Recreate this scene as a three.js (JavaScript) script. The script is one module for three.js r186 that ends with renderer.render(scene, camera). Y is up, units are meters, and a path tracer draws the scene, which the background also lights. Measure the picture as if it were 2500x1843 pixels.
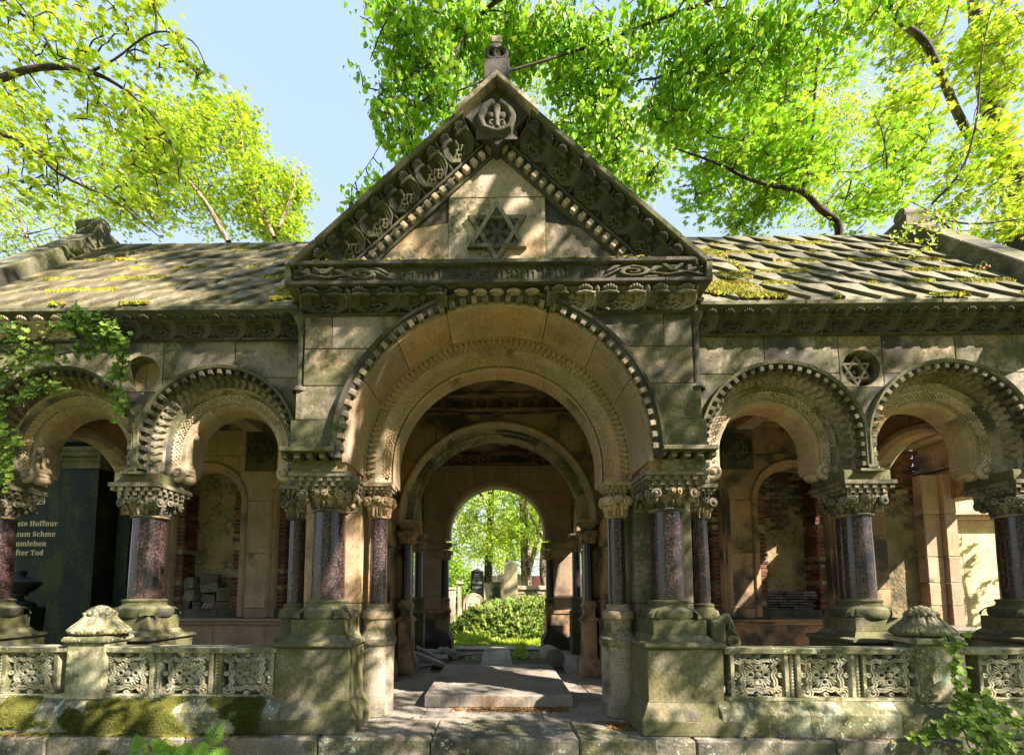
import * as THREE from 'three';
import { mergeGeometries, mergeVertices, toCreasedNormals } from 'three/addons/utils/BufferGeometryUtils.js';
import { ConvexGeometry } from 'three/addons/geometries/ConvexGeometry.js';
import { FontLoader } from 'three/addons/loaders/FontLoader.js';
import { TextGeometry } from 'three/addons/geometries/TextGeometry.js';

// ---------------------------------------------------------------- camera, sky, sun, exposure
const scene = new THREE.Scene();
const camera = new THREE.PerspectiveCamera(80.93, 2500 / 1843, 0.05, 600);
camera.position.set(0, 1.61, 0);
camera.rotation.set(4.58 * Math.PI / 180, 0.9 * Math.PI / 180, 0, 'YXZ');
camera.setViewOffset(2500, 1843, 53, -429.5, 2500, 1843);
scene.add(camera);
const renderer = new THREE.WebGLRenderer({ antialias: true });
renderer.setSize(1024, 754);
renderer.toneMapping = THREE.LinearToneMapping;
renderer.toneMappingExposure = 4.4;
renderer.shadowMap.enabled = true;
const SUN = new THREE.Vector3(0.652, 0.629, 0.423).normalize();
{ // pale spring sky
  const W = 256, H = 128, d = new Float32Array(W * H * 4);
  for (let j = 0; j < H; j++) for (let i = 0; i < W; i++) {
    const el = ((j + 0.5) / H - 0.5) * Math.PI, s = Math.max(0, Math.sin(el));
    const k = Math.pow(1 - s, 2.2), o = (j * W + i) * 4;
    let c = [0.46 + 0.46 * k, 0.64 + 0.32 * k, 0.92 + 0.08 * k];
    if (el < 0) c = [0.22, 0.24, 0.16];
    for (let n = 0; n < 3; n++) d[o + n] = c[n] * 0.29;
    d[o + 3] = 1;
  }
  const t = new THREE.DataTexture(d, W, H, THREE.RGBAFormat, THREE.FloatType);
  t.mapping = THREE.EquirectangularReflectionMapping; t.minFilter = t.magFilter = THREE.LinearFilter; t.needsUpdate = true;
  scene.background = t; scene.environment = t;
}
const sun = new THREE.DirectionalLight(0xfff1e2, 5);
sun.position.copy(SUN).multiplyScalar(30).add(new THREE.Vector3(0, 3, -6));
sun.target.position.set(0, 3, -6);
sun.castShadow = true; sun.shadow.radius = 1; sun.shadow.mapSize.set(4096, 4096);
Object.assign(sun.shadow.camera, { left: -14, right: 14, top: 12, bottom: -12, near: 1, far: 70 });
scene.add(sun, sun.target);

// ---------------------------------------------------------------- helpers
let SEED = 7;
function rnd() { SEED = (SEED + 0x6D2B79F5) | 0; let t = Math.imul(SEED ^ (SEED >>> 15), 1 | SEED); t = (t + Math.imul(t ^ (t >>> 7), 61 | t)) ^ t; return ((t ^ (t >>> 14)) >>> 0) / 4294967296; }
const rr = (a, b) => a + (b - a) * rnd();
const pick = a => a[Math.floor(rnd() * a.length)];
const V = (x, y, z) => new THREE.Vector3(x, y, z);
const PI = Math.PI, cl = (x, a = 0, b = 1) => Math.min(b, Math.max(a, x)), ss = (a, b, x) => { x = cl((x - a) / (b - a)); return x * x * (3 - 2 * x); };
const count = {};
function numbered(n) { count[n] = (count[n] ?? -1) + 1; return count[n] ? `${n}_${String(count[n]).padStart(3, '0')}` : n; }
function thing(name, label, category, group, pos = [0, 0, 0]) {
  const o = new THREE.Group(); o.name = numbered(name); o.position.set(...pos);
  o.userData = { label, category }; if (group) o.userData.group = group; scene.add(o); return o;
}
function grp(parent, name, label) { const o = new THREE.Group(); o.name = name; if (label) o.userData.label = label; parent.add(o); return o; }
function add(parent, name, geo, mat, label) {
  if (Array.isArray(geo)) geo = merge(geo);
  const o = new THREE.Mesh(geo, mat); o.name = parent === scene ? numbered(name) : name; o.castShadow = o.receiveShadow = true;
  if (label) o.userData.label = label; parent.add(o); return o;
}
function tag(o, label, category, group) { o.userData.label = label; o.userData.category = category; if (group) o.userData.group = group; return o; }
function structure(o) { o.userData.kind = 'structure'; return o; }
function stuff(o) { o.userData.kind = 'stuff'; return o; }
function norm(g) { g = g.index ? g.toNonIndexed() : g; for (const k of Object.keys(g.attributes)) if (!['position', 'normal', 'uv'].includes(k)) g.deleteAttribute(k); if (!g.attributes.normal) g.computeVertexNormals(); if (!g.attributes.uv) boxUV(g); return g; }
function merge(list) { return list.length === 1 ? norm(list[0]) : mergeGeometries(list.map(norm)); }
function boxUV(g, off) { // metre-sized box projection
  if (g.index) g = g.toNonIndexed();
  const p = g.attributes.position, n = p.count, uv = new Float32Array(n * 2), o = off ?? [rnd() * 7, rnd() * 7], a = V(0, 0, 0), b = V(0, 0, 0), c = V(0, 0, 0);
  for (let i = 0; i < n; i += 3) {
    a.fromBufferAttribute(p, i); b.fromBufferAttribute(p, i + 1); c.fromBufferAttribute(p, i + 2);
    const e = b.clone().sub(a).cross(c.clone().sub(a)), x = Math.abs(e.x), y = Math.abs(e.y), z = Math.abs(e.z);
    [a, b, c].forEach((v, k) => { const q = (i + k) * 2; if (z >= x && z >= y) { uv[q] = v.x; uv[q + 1] = v.y; } else if (x >= y) { uv[q] = v.z + 0.37; uv[q + 1] = v.y; } else { uv[q] = v.x; uv[q + 1] = v.z; } uv[q] = (uv[q] + o[0]) / 2.4; uv[q + 1] = (uv[q + 1] + o[1]) / 2.4; });
  }
  g.setAttribute('uv', new THREE.BufferAttribute(uv, 2)); return g;
}
function crease(g, a = 0.7) { g = toCreasedNormals(g, a); return boxUV(g); }
function chip(x0, x1, y0, y1, z0, z1, b = 0.006, off) { // box with chamfered edges
  if (x0 > x1) [x0, x1] = [x1, x0]; if (y0 > y1) [y0, y1] = [y1, y0]; if (z0 > z1) [z0, z1] = [z1, z0];
  b = Math.min(b, (x1 - x0) / 3, (y1 - y0) / 3, (z1 - z0) / 3);
  const X = [x0, x1], Y = [y0, y1], Z = [z0, z1], S = [1, -1];
  const P = (i, j, k, ax) => [X[i] + (ax === 0 ? 0 : S[i] * b), Y[j] + (ax === 1 ? 0 : S[j] * b), Z[k] + (ax === 2 ? 0 : S[k] * b)];
  const out = [], c = V((x0 + x1) / 2, (y0 + y1) / 2, (z0 + z1) / 2);
  const poly = pts => { const v = pts.map(p => V(...p)), n = v[1].clone().sub(v[0]).cross(v[2].clone().sub(v[0])), m = v.reduce((s, q) => s.add(q), V(0, 0, 0)).divideScalar(v.length).sub(c); if (n.dot(m) < 0) v.reverse(); for (let i = 1; i < v.length - 1; i++) out.push(...v[0].toArray(), ...v[i].toArray(), ...v[i + 1].toArray()); };
  for (const i of [0, 1]) { poly([P(i, 0, 0, 0), P(i, 1, 0, 0), P(i, 1, 1, 0), P(i, 0, 1, 0)]); poly([P(0, i, 0, 1), P(1, i, 0, 1), P(1, i, 1, 1), P(0, i, 1, 1)]); poly([P(0, 0, i, 2), P(1, 0, i, 2), P(1, 1, i, 2), P(0, 1, i, 2)]); }
  for (const i of [0, 1]) for (const j of [0, 1]) { poly([P(i, j, 0, 0), P(i, j, 1, 0), P(i, j, 1, 1), P(i, j, 0, 1)]); poly([P(i, 0, j, 0), P(i, 1, j, 0), P(i, 1, j, 2), P(i, 0, j, 2)]); poly([P(0, i, j, 1), P(1, i, j, 1), P(1, i, j, 2), P(0, i, j, 2)]); }
  for (const i of [0, 1]) for (const j of [0, 1]) for (const k of [0, 1]) poly([P(i, j, k, 0), P(i, j, k, 1), P(i, j, k, 2)]);
  const g = new THREE.BufferGeometry(); g.setAttribute('position', new THREE.Float32BufferAttribute(out, 3)); g.computeVertexNormals(); return boxUV(g, off);
}
function frustum(x0, x1, z0, z1, ya, yb, in0) { // square block whose top is drawn in by in0 (plinth slope)
  const p = []; for (const [y, e] of [[ya, 0], [yb, in0]]) for (const [x, z] of [[x0 + e, z0 + e], [x1 - e, z0 + e], [x1 - e, z1 - e], [x0 + e, z1 - e]]) p.push(V(x, y, z));
  return boxUV(new ConvexGeometry(p));
}
function lathe(pts, n = 28, cx = 0, cz = 0) { const g = new THREE.LatheGeometry(pts.map(p => new THREE.Vector2(p[0], p[1])), n); g.translate(cx, 0, cz); return crease(g, 0.8); }
function squareSweep(pts, cx, cz) { // mouldings round a square block: pts [half width, y]
  const pos = [], C = [[-1, -1], [1, -1], [1, 1], [-1, 1]];
  const P = (p, c) => [cx + c[0] * p[0], p[1], cz + c[1] * p[0]];
  for (let i = 0; i < pts.length - 1; i++) for (let k = 0; k < 4; k++) { const a = P(pts[i], C[k]), b = P(pts[i], C[(k + 1) % 4]), c = P(pts[i + 1], C[(k + 1) % 4]), d = P(pts[i + 1], C[k]); pos.push(...a, ...d, ...c, ...a, ...c, ...b); }
  const g = new THREE.BufferGeometry(); g.setAttribute('position', new THREE.Float32BufferAttribute(pos, 3)); g.computeVertexNormals();
  return boxUV(toCreasedNormals(g, 0.9));
}
function rectSweep(pts, x0, x1, z0, z1) { // same round a rectangle: pts [outset, y]
  const pos = [], P = (e, y, k) => [[x0 - e, y, z0 - e], [x1 + e, y, z0 - e], [x1 + e, y, z1 + e], [x0 - e, y, z1 + e]][k];
  for (let i = 0; i < pts.length - 1; i++) for (let k = 0; k < 4; k++) { const a = P(...pts[i], k), b = P(...pts[i], (k + 1) % 4), c = P(...pts[i + 1], (k + 1) % 4), d = P(...pts[i + 1], k); pos.push(...a, ...d, ...c, ...a, ...c, ...b); }
  for (const [q, f] of [[pts[0], 1], [pts[pts.length - 1], 0]]) { const c = [0, 1, 2, 3].map(k => P(...q, k)); f ? pos.push(...c[0], ...c[1], ...c[2], ...c[0], ...c[2], ...c[3]) : pos.push(...c[0], ...c[2], ...c[1], ...c[0], ...c[3], ...c[2]); }
  const g = new THREE.BufferGeometry(); g.setAttribute('position', new THREE.Float32BufferAttribute(pos, 3)); g.computeVertexNormals(); return boxUV(toCreasedNormals(g, 0.9));
}
// arch frames: s from -stilt (foot of the right leg) over 0..PI (half circle) to PI + stilt
function archPt(cx, cy, r, s) { if (s < 0) return [cx + r, cy + s]; if (s > PI) return [cx - r, cy - (s - PI)]; return [cx + r * Math.cos(s), cy + r * Math.sin(s)]; }
function sweepArch(prof, cx, cy, s0, s1, n, closed = true) { // prof: [r, z] closed loop
  const S = []; for (let i = 0; i <= n; i++) S.push(s0 + (s1 - s0) * i / n);
  for (const e of [0, PI]) if (s0 < e && s1 > e) S.push(e);
  S.sort((a, b) => a - b);
  const m = prof.length, pos = [], P = (s, k) => { const [r, z] = prof[k % m], q = archPt(cx, cy, r, s); return [q[0], q[1], z]; };
  for (let i = 0; i < S.length - 1; i++) for (let k = 0; k < (closed ? m : m - 1); k++) { const a = P(S[i], k), b = P(S[i + 1], k), c = P(S[i + 1], k + 1), d = P(S[i], k + 1); pos.push(...a, ...b, ...c, ...a, ...c, ...d); }
  if (closed) for (const [s, f] of [[S[0], 0], [S[S.length - 1], 1]]) { const tri = THREE.ShapeUtils.triangulateShape(prof.map(p => new THREE.Vector2(p[0], p[1])), []); for (const t of tri) { const q = f ? [t[0], t[2], t[1]] : t; for (const k of q) pos.push(...P(s, k)); } }
  const g = new THREE.BufferGeometry(); g.setAttribute('position', new THREE.Float32BufferAttribute(pos, 3)); g.computeVertexNormals();
  return boxUV(toCreasedNormals(g, 0.6));
}
function rev(g) { const p = g.attributes.position.array; for (let i = 0; i < p.length; i += 9) for (let k = 0; k < 3; k++) { const t = p[i + 3 + k]; p[i + 3 + k] = p[i + 6 + k]; p[i + 6 + k] = t; } g.computeVertexNormals(); return g; }
function tube(pts, sides = 6, taper = true, smooth = 0) { // pts [x,y,z,r]
  let P = pts.map(p => [V(p[0], p[1], p[2]), p[3]]);
  if (smooth) { const c = new THREE.CatmullRomCurve3(P.map(p => p[0])), n = (P.length - 1) * smooth, o = []; for (let i = 0; i <= n; i++) { const t = i / n * (P.length - 1), k = Math.min(P.length - 2, Math.floor(t)), f = t - k; o.push([c.getPoint(i / n), P[k][1] + (P[k + 1][1] - P[k][1]) * f]); } P = o; }
  const pos = [], nor = [], uv = []; let up = V(0.31, 0.2, 0.9).normalize(), ring = [], L = 0; const rings = [];
  for (let i = 0; i < P.length; i++) {
    const t = P[Math.min(i + 1, P.length - 1)][0].clone().sub(P[Math.max(i - 1, 0)][0]).normalize();
    const a = up.clone().sub(t.clone().multiplyScalar(up.dot(t))); if (a.lengthSq() < 1e-6) a.set(1, 0, 0).sub(t.clone().multiplyScalar(t.x)); a.normalize(); up = a; const b = t.clone().cross(a);
    if (i) L += P[i][0].distanceTo(P[i - 1][0]);
    ring = []; for (let k = 0; k <= sides; k++) { const w = k / sides * 2 * PI, d = a.clone().multiplyScalar(Math.cos(w)).add(b.clone().multiplyScalar(Math.sin(w))); ring.push([P[i][0].clone().addScaledVector(d, P[i][1]), d, [k / sides * Math.max(0.2, P[i][1] * 6) / 2.4 * 2, L / 2.4]]); }
    rings.push(ring);
  }
  for (let i = 0; i < rings.length - 1; i++) for (let k = 0; k < sides; k++) for (const [A, B] of [[i, k], [i, k + 1], [i + 1, k + 1], [i, k], [i + 1, k + 1], [i + 1, k]].map(q => q)) { const q = rings[A][B]; pos.push(...q[0].toArray()); nor.push(...q[1].toArray()); uv.push(...q[2]); }
  const g = new THREE.BufferGeometry(); g.setAttribute('position', new THREE.Float32BufferAttribute(pos, 3)); g.setAttribute('normal', new THREE.Float32BufferAttribute(nor, 3)); g.setAttribute('uv', new THREE.Float32BufferAttribute(uv, 2)); return g;
}
function mirror(g) { const q = g.clone(); q.scale(-1, 1, 1); return rev(q.index ? q.toNonIndexed() : q); }
// a stone of a wall pierced by arches: columns of the stone start above the arch rings
function stone(x0, x1, y0, y1, z0, z1, holes, gap = 0.004, bev = 0.005) {
  x0 += gap; x1 -= gap; y0 += gap; y1 -= gap; const xs = [], N = 22;
  for (let i = 0; i <= N; i++) xs.push(x0 + (x1 - x0) * i / N);
  for (const h of holes) for (const e of [h[0] - h[2] - 1e-4, h[0] + h[2] + 1e-4, h[0] - h[2] + 0.004, h[0] + h[2] - 0.004]) if (e > x0 && e < x1) xs.push(e);
  xs.sort((a, b) => a - b); let runs = [], cur = null;
  for (const x of xs) { let lo = y0; for (const [cx, cy, R] of holes) { const d = Math.abs(x - cx); if (d < R) lo = Math.max(lo, cy + Math.sqrt(R * R - d * d)); } if (lo < y1 - 0.012) { cur ??= (runs.push([]), runs[runs.length - 1]); cur.push([x, lo]); } else cur = null; }
  const gs = [];
  for (const r of runs) { if (r.length < 2 || r[r.length - 1][0] - r[0][0] < 0.02) continue; const pts = []; r.forEach((p, i) => { if (i && i < r.length - 1 && Math.abs(p[1] - y0) < 1e-6 && Math.abs(r[i - 1][1] - y0) < 1e-6 && Math.abs(r[i + 1][1] - y0) < 1e-6) return; pts.push(new THREE.Vector2(...p)); }); pts.push(new THREE.Vector2(r[r.length - 1][0], y1), new THREE.Vector2(r[0][0], y1)); const g = new THREE.ExtrudeGeometry(new THREE.Shape(pts), { depth: Math.abs(z1 - z0) - 2 * bev, bevelEnabled: true, bevelThickness: bev, bevelSize: bev, bevelOffset: -bev, bevelSegments: 1, steps: 1 }); g.translate(0, 0, Math.min(z0, z1) + bev); gs.push(boxUV(g)); }
  return gs.length ? merge(gs) : null;
}
// ---------------------------------------------------------------- carved relief: raised strokes on a grid
const seg = (x1, y1, r1, x2, y2, r2, h) => [x1, y1, r1, x2, y2, r2, h];
function path(pts, h) { const o = []; for (let i = 0; i < pts.length - 1; i++) o.push([...pts[i], ...pts[i + 1], h]); return o; }
function spiral(cx, cy, r0, r1, a0, a1, w0, w1, h, n = 14) { const p = []; for (let i = 0; i <= n; i++) { const t = i / n, a = a0 + (a1 - a0) * t, r = r0 + (r1 - r0) * t; p.push([cx + r * Math.cos(a), cy + r * Math.sin(a), w0 + (w1 - w0) * t]); } return path(p, h); }
const mir = L => L.concat(L.map(s => [-s[0], s[1], s[2], -s[3], s[4], s[5], s[6]]));
function height(segs) {
  return (x, y) => { let m = 0; for (const [x1, y1, r1, x2, y2, r2, h] of segs) { const dx = x2 - x1, dy = y2 - y1, l = dx * dx + dy * dy; let t = l ? ((x - x1) * dx + (y - y1) * dy) / l : 0; t = t < 0 ? 0 : t > 1 ? 1 : t; const ex = x - x1 - t * dx, ey = y - y1 - t * dy, r = r1 + (r2 - r1) * t, d = (ex * ex + ey * ey) / (r * r); if (d < 1) { const v = h * Math.sqrt(1 - d * d); if (v > m) m = v; } } return m; };
}
function relief(h, nu, nv, map) { // map(u, v, h) -> [x, y, z]
  const pos = [], idx = [];
  for (let j = 0; j <= nv; j++) for (let i = 0; i <= nu; i++) { const u = i / nu, v = j / nv; pos.push(...map(u, v, h(u, v))); }
  for (let j = 0; j < nv; j++) for (let i = 0; i < nu; i++) { const a = j * (nu + 1) + i, b = a + 1, c = a + nu + 2, d = a + nu + 1; idx.push(a, b, c, a, c, d); }
  const g = new THREE.BufferGeometry(); g.setAttribute('position', new THREE.Float32BufferAttribute(pos, 3)); g.setIndex(idx); g.computeVertexNormals();
  const q = g.toNonIndexed(); return boxUV(q);
}
// ---------------------------------------------------------------- noise fields and procedural materials
const NS = 1024;
function field(cells, oct, seed, gain = 0.5) { // tileable fbm, 0..1, NS x NS
  const out = new Float32Array(NS * NS); let amp = 1, tot = 0; const keep = SEED; SEED = seed;
  for (let o = 0; o < oct; o++) {
    const c = cells << o; if (c > NS / 2) break; const L = new Float32Array(c * c); for (let i = 0; i < c * c; i++) L[i] = rnd();
    const x0 = new Int32Array(NS), x1 = new Int32Array(NS), f = new Float32Array(NS);
    for (let i = 0; i < NS; i++) { const t = i / NS * c, k = Math.floor(t); let q = t - k; f[i] = q * q * (3 - 2 * q); x0[i] = k % c; x1[i] = (k + 1) % c; }
    for (let j = 0; j < NS; j++) { const r0 = x0[j] * c, r1 = x1[j] * c, g = f[j]; for (let i = 0; i < NS; i++) { const a = L[r0 + x0[i]] * (1 - f[i]) + L[r0 + x1[i]] * f[i], b = L[r1 + x0[i]] * (1 - f[i]) + L[r1 + x1[i]] * f[i]; out[j * NS + i] += amp * (a * (1 - g) + b * g); } }
    tot += amp; amp *= gain;
  }
  SEED = keep; for (let i = 0; i < out.length; i++) out[i] /= tot; return out;
}
const F = { a: field(4, 7, 11), b: field(6, 7, 23), c: field(9, 6, 37, 0.6), d: field(3, 5, 51), g: field(128, 3, 5, 0.7), h: field(64, 4, 77, 0.7) };
const lin = v => v <= 0.0031308 ? v * 12.92 : 1.055 * Math.pow(v, 1 / 2.4) - 0.055;
function tex(fn, size = NS) {
  const d = new Uint8Array(size * size * 4), k = NS / size;
  for (let j = 0; j < size; j++) for (let i = 0; i < size; i++) { const q = (j * k) * NS + i * k, c = fn(q, i / size, j / size), o = (j * size + i) * 4; for (let n = 0; n < 3; n++) d[o + n] = 255 * cl(lin(cl(c[n]))); d[o + 3] = 255; }
  const t = new THREE.DataTexture(d, size, size, THREE.RGBAFormat); t.colorSpace = THREE.SRGBColorSpace; t.wrapS = t.wrapT = THREE.RepeatWrapping; t.magFilter = THREE.LinearFilter; t.minFilter = THREE.LinearMipmapLinearFilter; t.generateMipmaps = true; t.needsUpdate = true; return t;
}
function gray(fn, size = NS) { const t = tex((q, u, v) => { const g = fn(q, u, v), l = g <= 0.04045 ? g / 12.92 : Math.pow((g + 0.055) / 1.055, 2.4); return [l, l, l]; }, size); t.colorSpace = THREE.NoColorSpace; return t; }
const mix = (a, b, t) => [a[0] + (b[0] - a[0]) * t, a[1] + (b[1] - a[1]) * t, a[2] + (b[2] - a[2]) * t];
const sc = (a, k) => [a[0] * k, a[1] * k, a[2] * k];
const COL = { clean: [0.37, 0.272, 0.18], pale: [0.46, 0.36, 0.25], soot: [0.040, 0.036, 0.029], green: [0.088, 0.088, 0.032], moss: [0.17, 0.20, 0.02], lichen: [0.42, 0.46, 0.36], grey: [0.285, 0.238, 0.178] };
// sandstone: base tone, soot crust, algae and lichen each with an outline of its own
function sandTex(base, soot, green, lich, contrast = 1) {
  return tex((q, u, v) => {
    let c = sc(base, 0.72 + 0.56 * F.b[q]);
    c = mix(c, [c[0] * 1.12, c[1] * 0.94, c[2] * 0.78], ss(0.5, 0.7, F.d[q]));
    c = mix(c, COL.soot, 0.92 * ss(1 - soot - 0.11, 1 - soot + 0.09, F.a[q] * 0.72 + F.c[q] * 0.28));
    c = mix(c, COL.green, 0.9 * ss(1 - green - 0.13, 1 - green + 0.09, F.b[(q + 350 * NS) % (NS * NS)] * 0.62 + F.h[q] * 0.38));
    c = mix(c, COL.lichen, 0.8 * ss(1 - lich, 1 - lich + 0.04, F.c[(q + 77 * NS) % (NS * NS)] * 0.5 + F.h[q] * 0.5));
    const i = q % NS, j = (q - i) / NS, st = F.c[(j >> 4) * NS + i] * 0.5 + F.g[(j >> 3) * NS + i] * 0.5; // run-off streaks and tooling
    return sc(c, (1 + contrast * (F.g[q] - 0.5) * 0.75) * (0.84 + 0.2 * ss(0.34, 0.58, st)));
  });
}
const bumpStone = gray(q => 0.45 * F.h[q] + 0.35 * F.g[q] + 0.3 * ss(0.35, 0.6, F.c[q]));
const bumpRough = gray(q => 0.5 * F.c[q] + 0.5 * F.h[q]);
const roughMap = (lo, hi) => gray(q => lo + (hi - lo) * F.c[q], 512);
const pbr = (o) => new THREE.MeshStandardMaterial(o);
function stoneMats(map, tints, bs = 0.006, rough = 0.93, bump = bumpStone) { return tints.map(t => pbr({ map, color: new THREE.Color().setRGB(...(Array.isArray(t) ? t : [t, t, t])), roughness: rough, bumpMap: bump, bumpScale: bs })); }
const T1 = [0.82, 0.92, 1, 1.1, [1.08, 0.98, 0.9], [0.95, 0.93, 0.84]];
const M = {
  face: stoneMats(sandTex(COL.grey, 0.43, 0.42, 0.26), T1),
  faceG: stoneMats(sandTex(COL.grey, 0.44, 0.49, 0.28), T1),
  green: stoneMats(sandTex([0.17, 0.15, 0.095], 0.42, 0.56, 0.27), [0.9, 1, 1.1]),
  dark: stoneMats(sandTex([0.115, 0.098, 0.078], 0.55, 0.38, 0.16), [0.85, 1, 1.15]),
  warm: stoneMats(sandTex(COL.clean, 0.30, 0.20, 0.12), T1),
  inner: stoneMats(sandTex([0.33, 0.215, 0.115], 0.45, 0.2, 0.1), [0.75, 0.9, 1, 1.12]),
  carve: stoneMats(sandTex(COL.pale, 0.34, 0.34, 0.16), [0.88, 1, 1.05]),
  floor: stoneMats(sandTex([0.25, 0.22, 0.185], 0.34, 0.25, 0.2), [0.86, 0.95, 1, 1.08], 0.008),
  roof: stoneMats(sandTex([0.20, 0.182, 0.12], 0.44, 0.46, 0.25), [0.70, 0.82, 0.92, 1.02, [0.95, 0.92, 0.8]], 0.005),
  step: stoneMats(sandTex([0.21, 0.18, 0.14], 0.42, 0.38, 0.38), [0.9, 1, 1.1], 0.016, 0.95, bumpRough),
  balu: stoneMats(sandTex([0.36, 0.33, 0.22], 0.34, 0.50, 0.38), [0.9, 1, 1.08]),
  panel: stoneMats(sandTex([0.36, 0.34, 0.25], 0.26, 0.40, 0.27), [0.9, 1, 1.1]),
  capital: stoneMats(sandTex([0.27, 0.225, 0.165], 0.46, 0.36, 0.16), [0.85, 1, 1.1]),
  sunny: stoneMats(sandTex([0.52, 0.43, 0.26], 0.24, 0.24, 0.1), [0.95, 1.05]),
};
const m0 = a => a[Math.floor(a.length / 2)];
const graniteTex = tex(q => { const g = F.g[q], h = F.h[(q + 99 * NS) % (NS * NS)]; let c = [0.040, 0.022, 0.020]; c = mix(c, [0.082, 0.042, 0.033], ss(0.46, 0.62, g)); c = mix(c, [0.012, 0.010, 0.011], ss(0.46, 0.58, h)); c = mix(c, [0.22, 0.16, 0.145], ss(0.60, 0.70, g * 0.5 + F.g[(q + 5000) % (NS * NS)] * 0.5)); return sc(c, 0.7 + 0.6 * F.c[q]); });
const blackTex = tex(q => { let c = sc([0.012, 0.017, 0.015], 0.6 + F.h[q]); c = mix(c, [0.05, 0.062, 0.012], 0.85 * ss(0.47, 0.66, F.c[((q / NS) >> 2) * NS + q % NS] * 0.45 + F.a[q] * 0.35 + F.h[q] * 0.2)); return c; });
const phys = o => new THREE.MeshPhysicalMaterial(o);
graniteTex.repeat.set(2, 2);
M.granite = phys({ map: graniteTex, roughness: 0.36, roughnessMap: roughMap(0.45, 1), clearcoat: 0.35, clearcoatRoughness: 0.12 });
M.granite2 = phys({ map: graniteTex, color: new THREE.Color().setRGB(0.45, 0.5, 0.55), roughness: 0.3, clearcoat: 0.5, clearcoatRoughness: 0.15 });
M.black = phys({ map: blackTex, roughness: 0.75, specularIntensity: 0.4, roughnessMap: roughMap(0.7, 1), bumpMap: bumpStone, bumpScale: 0.002 });
M.iron = pbr({ color: new THREE.Color().setRGB(0.03, 0.035, 0.03), roughness: 0.6 });
M.gold = pbr({ color: new THREE.Color().setRGB(0.62, 0.52, 0.25), roughness: 0.5 });
M.silver = pbr({ color: new THREE.Color().setRGB(0.5, 0.5, 0.47), roughness: 0.6 });
const brickTex = tex(q => mix(sc([0.15, 0.050, 0.030], 0.5 + F.b[q]), [0.05, 0.035, 0.025], 0.8 * ss(0.55, 0.66, F.c[q])));
M.brick = stoneMats(brickTex, [0.6, 0.8, 1, 1.2, [0.5, 0.55, 0.5]], 0.012);
const plasterTex = tex(q => { let c = sc([0.26, 0.205, 0.115], 0.6 + 0.7 * F.b[q]); c = mix(c, [0.11, 0.10, 0.035], 0.75 * ss(0.38, 0.66, F.a[q] * 0.7 + F.h[q] * 0.3)); c = mix(c, [0.05, 0.042, 0.03], 0.7 * ss(0.5, 0.66, F.c[q] * 0.7 + F.h[q] * 0.3)); return sc(c, 0.85 + 0.3 * F.g[q]); });
M.plaster = stoneMats(plasterTex, [0.8, 1, 1.4], 0.03, 0.96, bumpRough);
M.rubble = stoneMats(sandTex([0.19, 0.165, 0.125], 0.42, 0.4, 0.22), [0.7, 0.9, 1.1], 0.02, 0.95, bumpRough);
M.slate = stoneMats(sandTex([0.085, 0.075, 0.072], 0.4, 0.2, 0.2), [0.7, 1, 1.3], 0.02);
M.bark = stoneMats(tex((q, u, v) => sc(mix([0.105, 0.078, 0.050], [0.03, 0.023, 0.016], ss(0.42, 0.6, F.c[q])), 0.7 + 0.6 * F.b[q])), [0.6, 1, 3.0], 0.03, 0.95, bumpRough);
M.twig = pbr({ color: new THREE.Color().setRGB(0.035, 0.026, 0.018), roughness: 0.9 });
M.soil = pbr({ map: tex(q => sc(mix([0.09, 0.062, 0.042], [0.16, 0.125, 0.09], F.h[q]), 0.6 + 0.8 * F.a[q])), roughness: 1, bumpMap: bumpRough, bumpScale: 0.03 });
M.turf = pbr({ map: tex(q => mix(sc([0.10, 0.135, 0.022], 0.6 + 0.8 * F.h[q]), [0.13, 0.095, 0.05], 0.8 * ss(0.52, 0.66, F.a[q]))), roughness: 1, bumpMap: bumpRough, bumpScale: 0.04 });
const white = new THREE.Color(1, 1, 1);
function leafMat(r, g, b, tr = 0.45) { return phys({ color: new THREE.Color().setRGB(r, g, b), roughness: 0.75, transmission: tr, thickness: 0, side: THREE.DoubleSide, specularIntensity: 0.35 }); }
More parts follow.
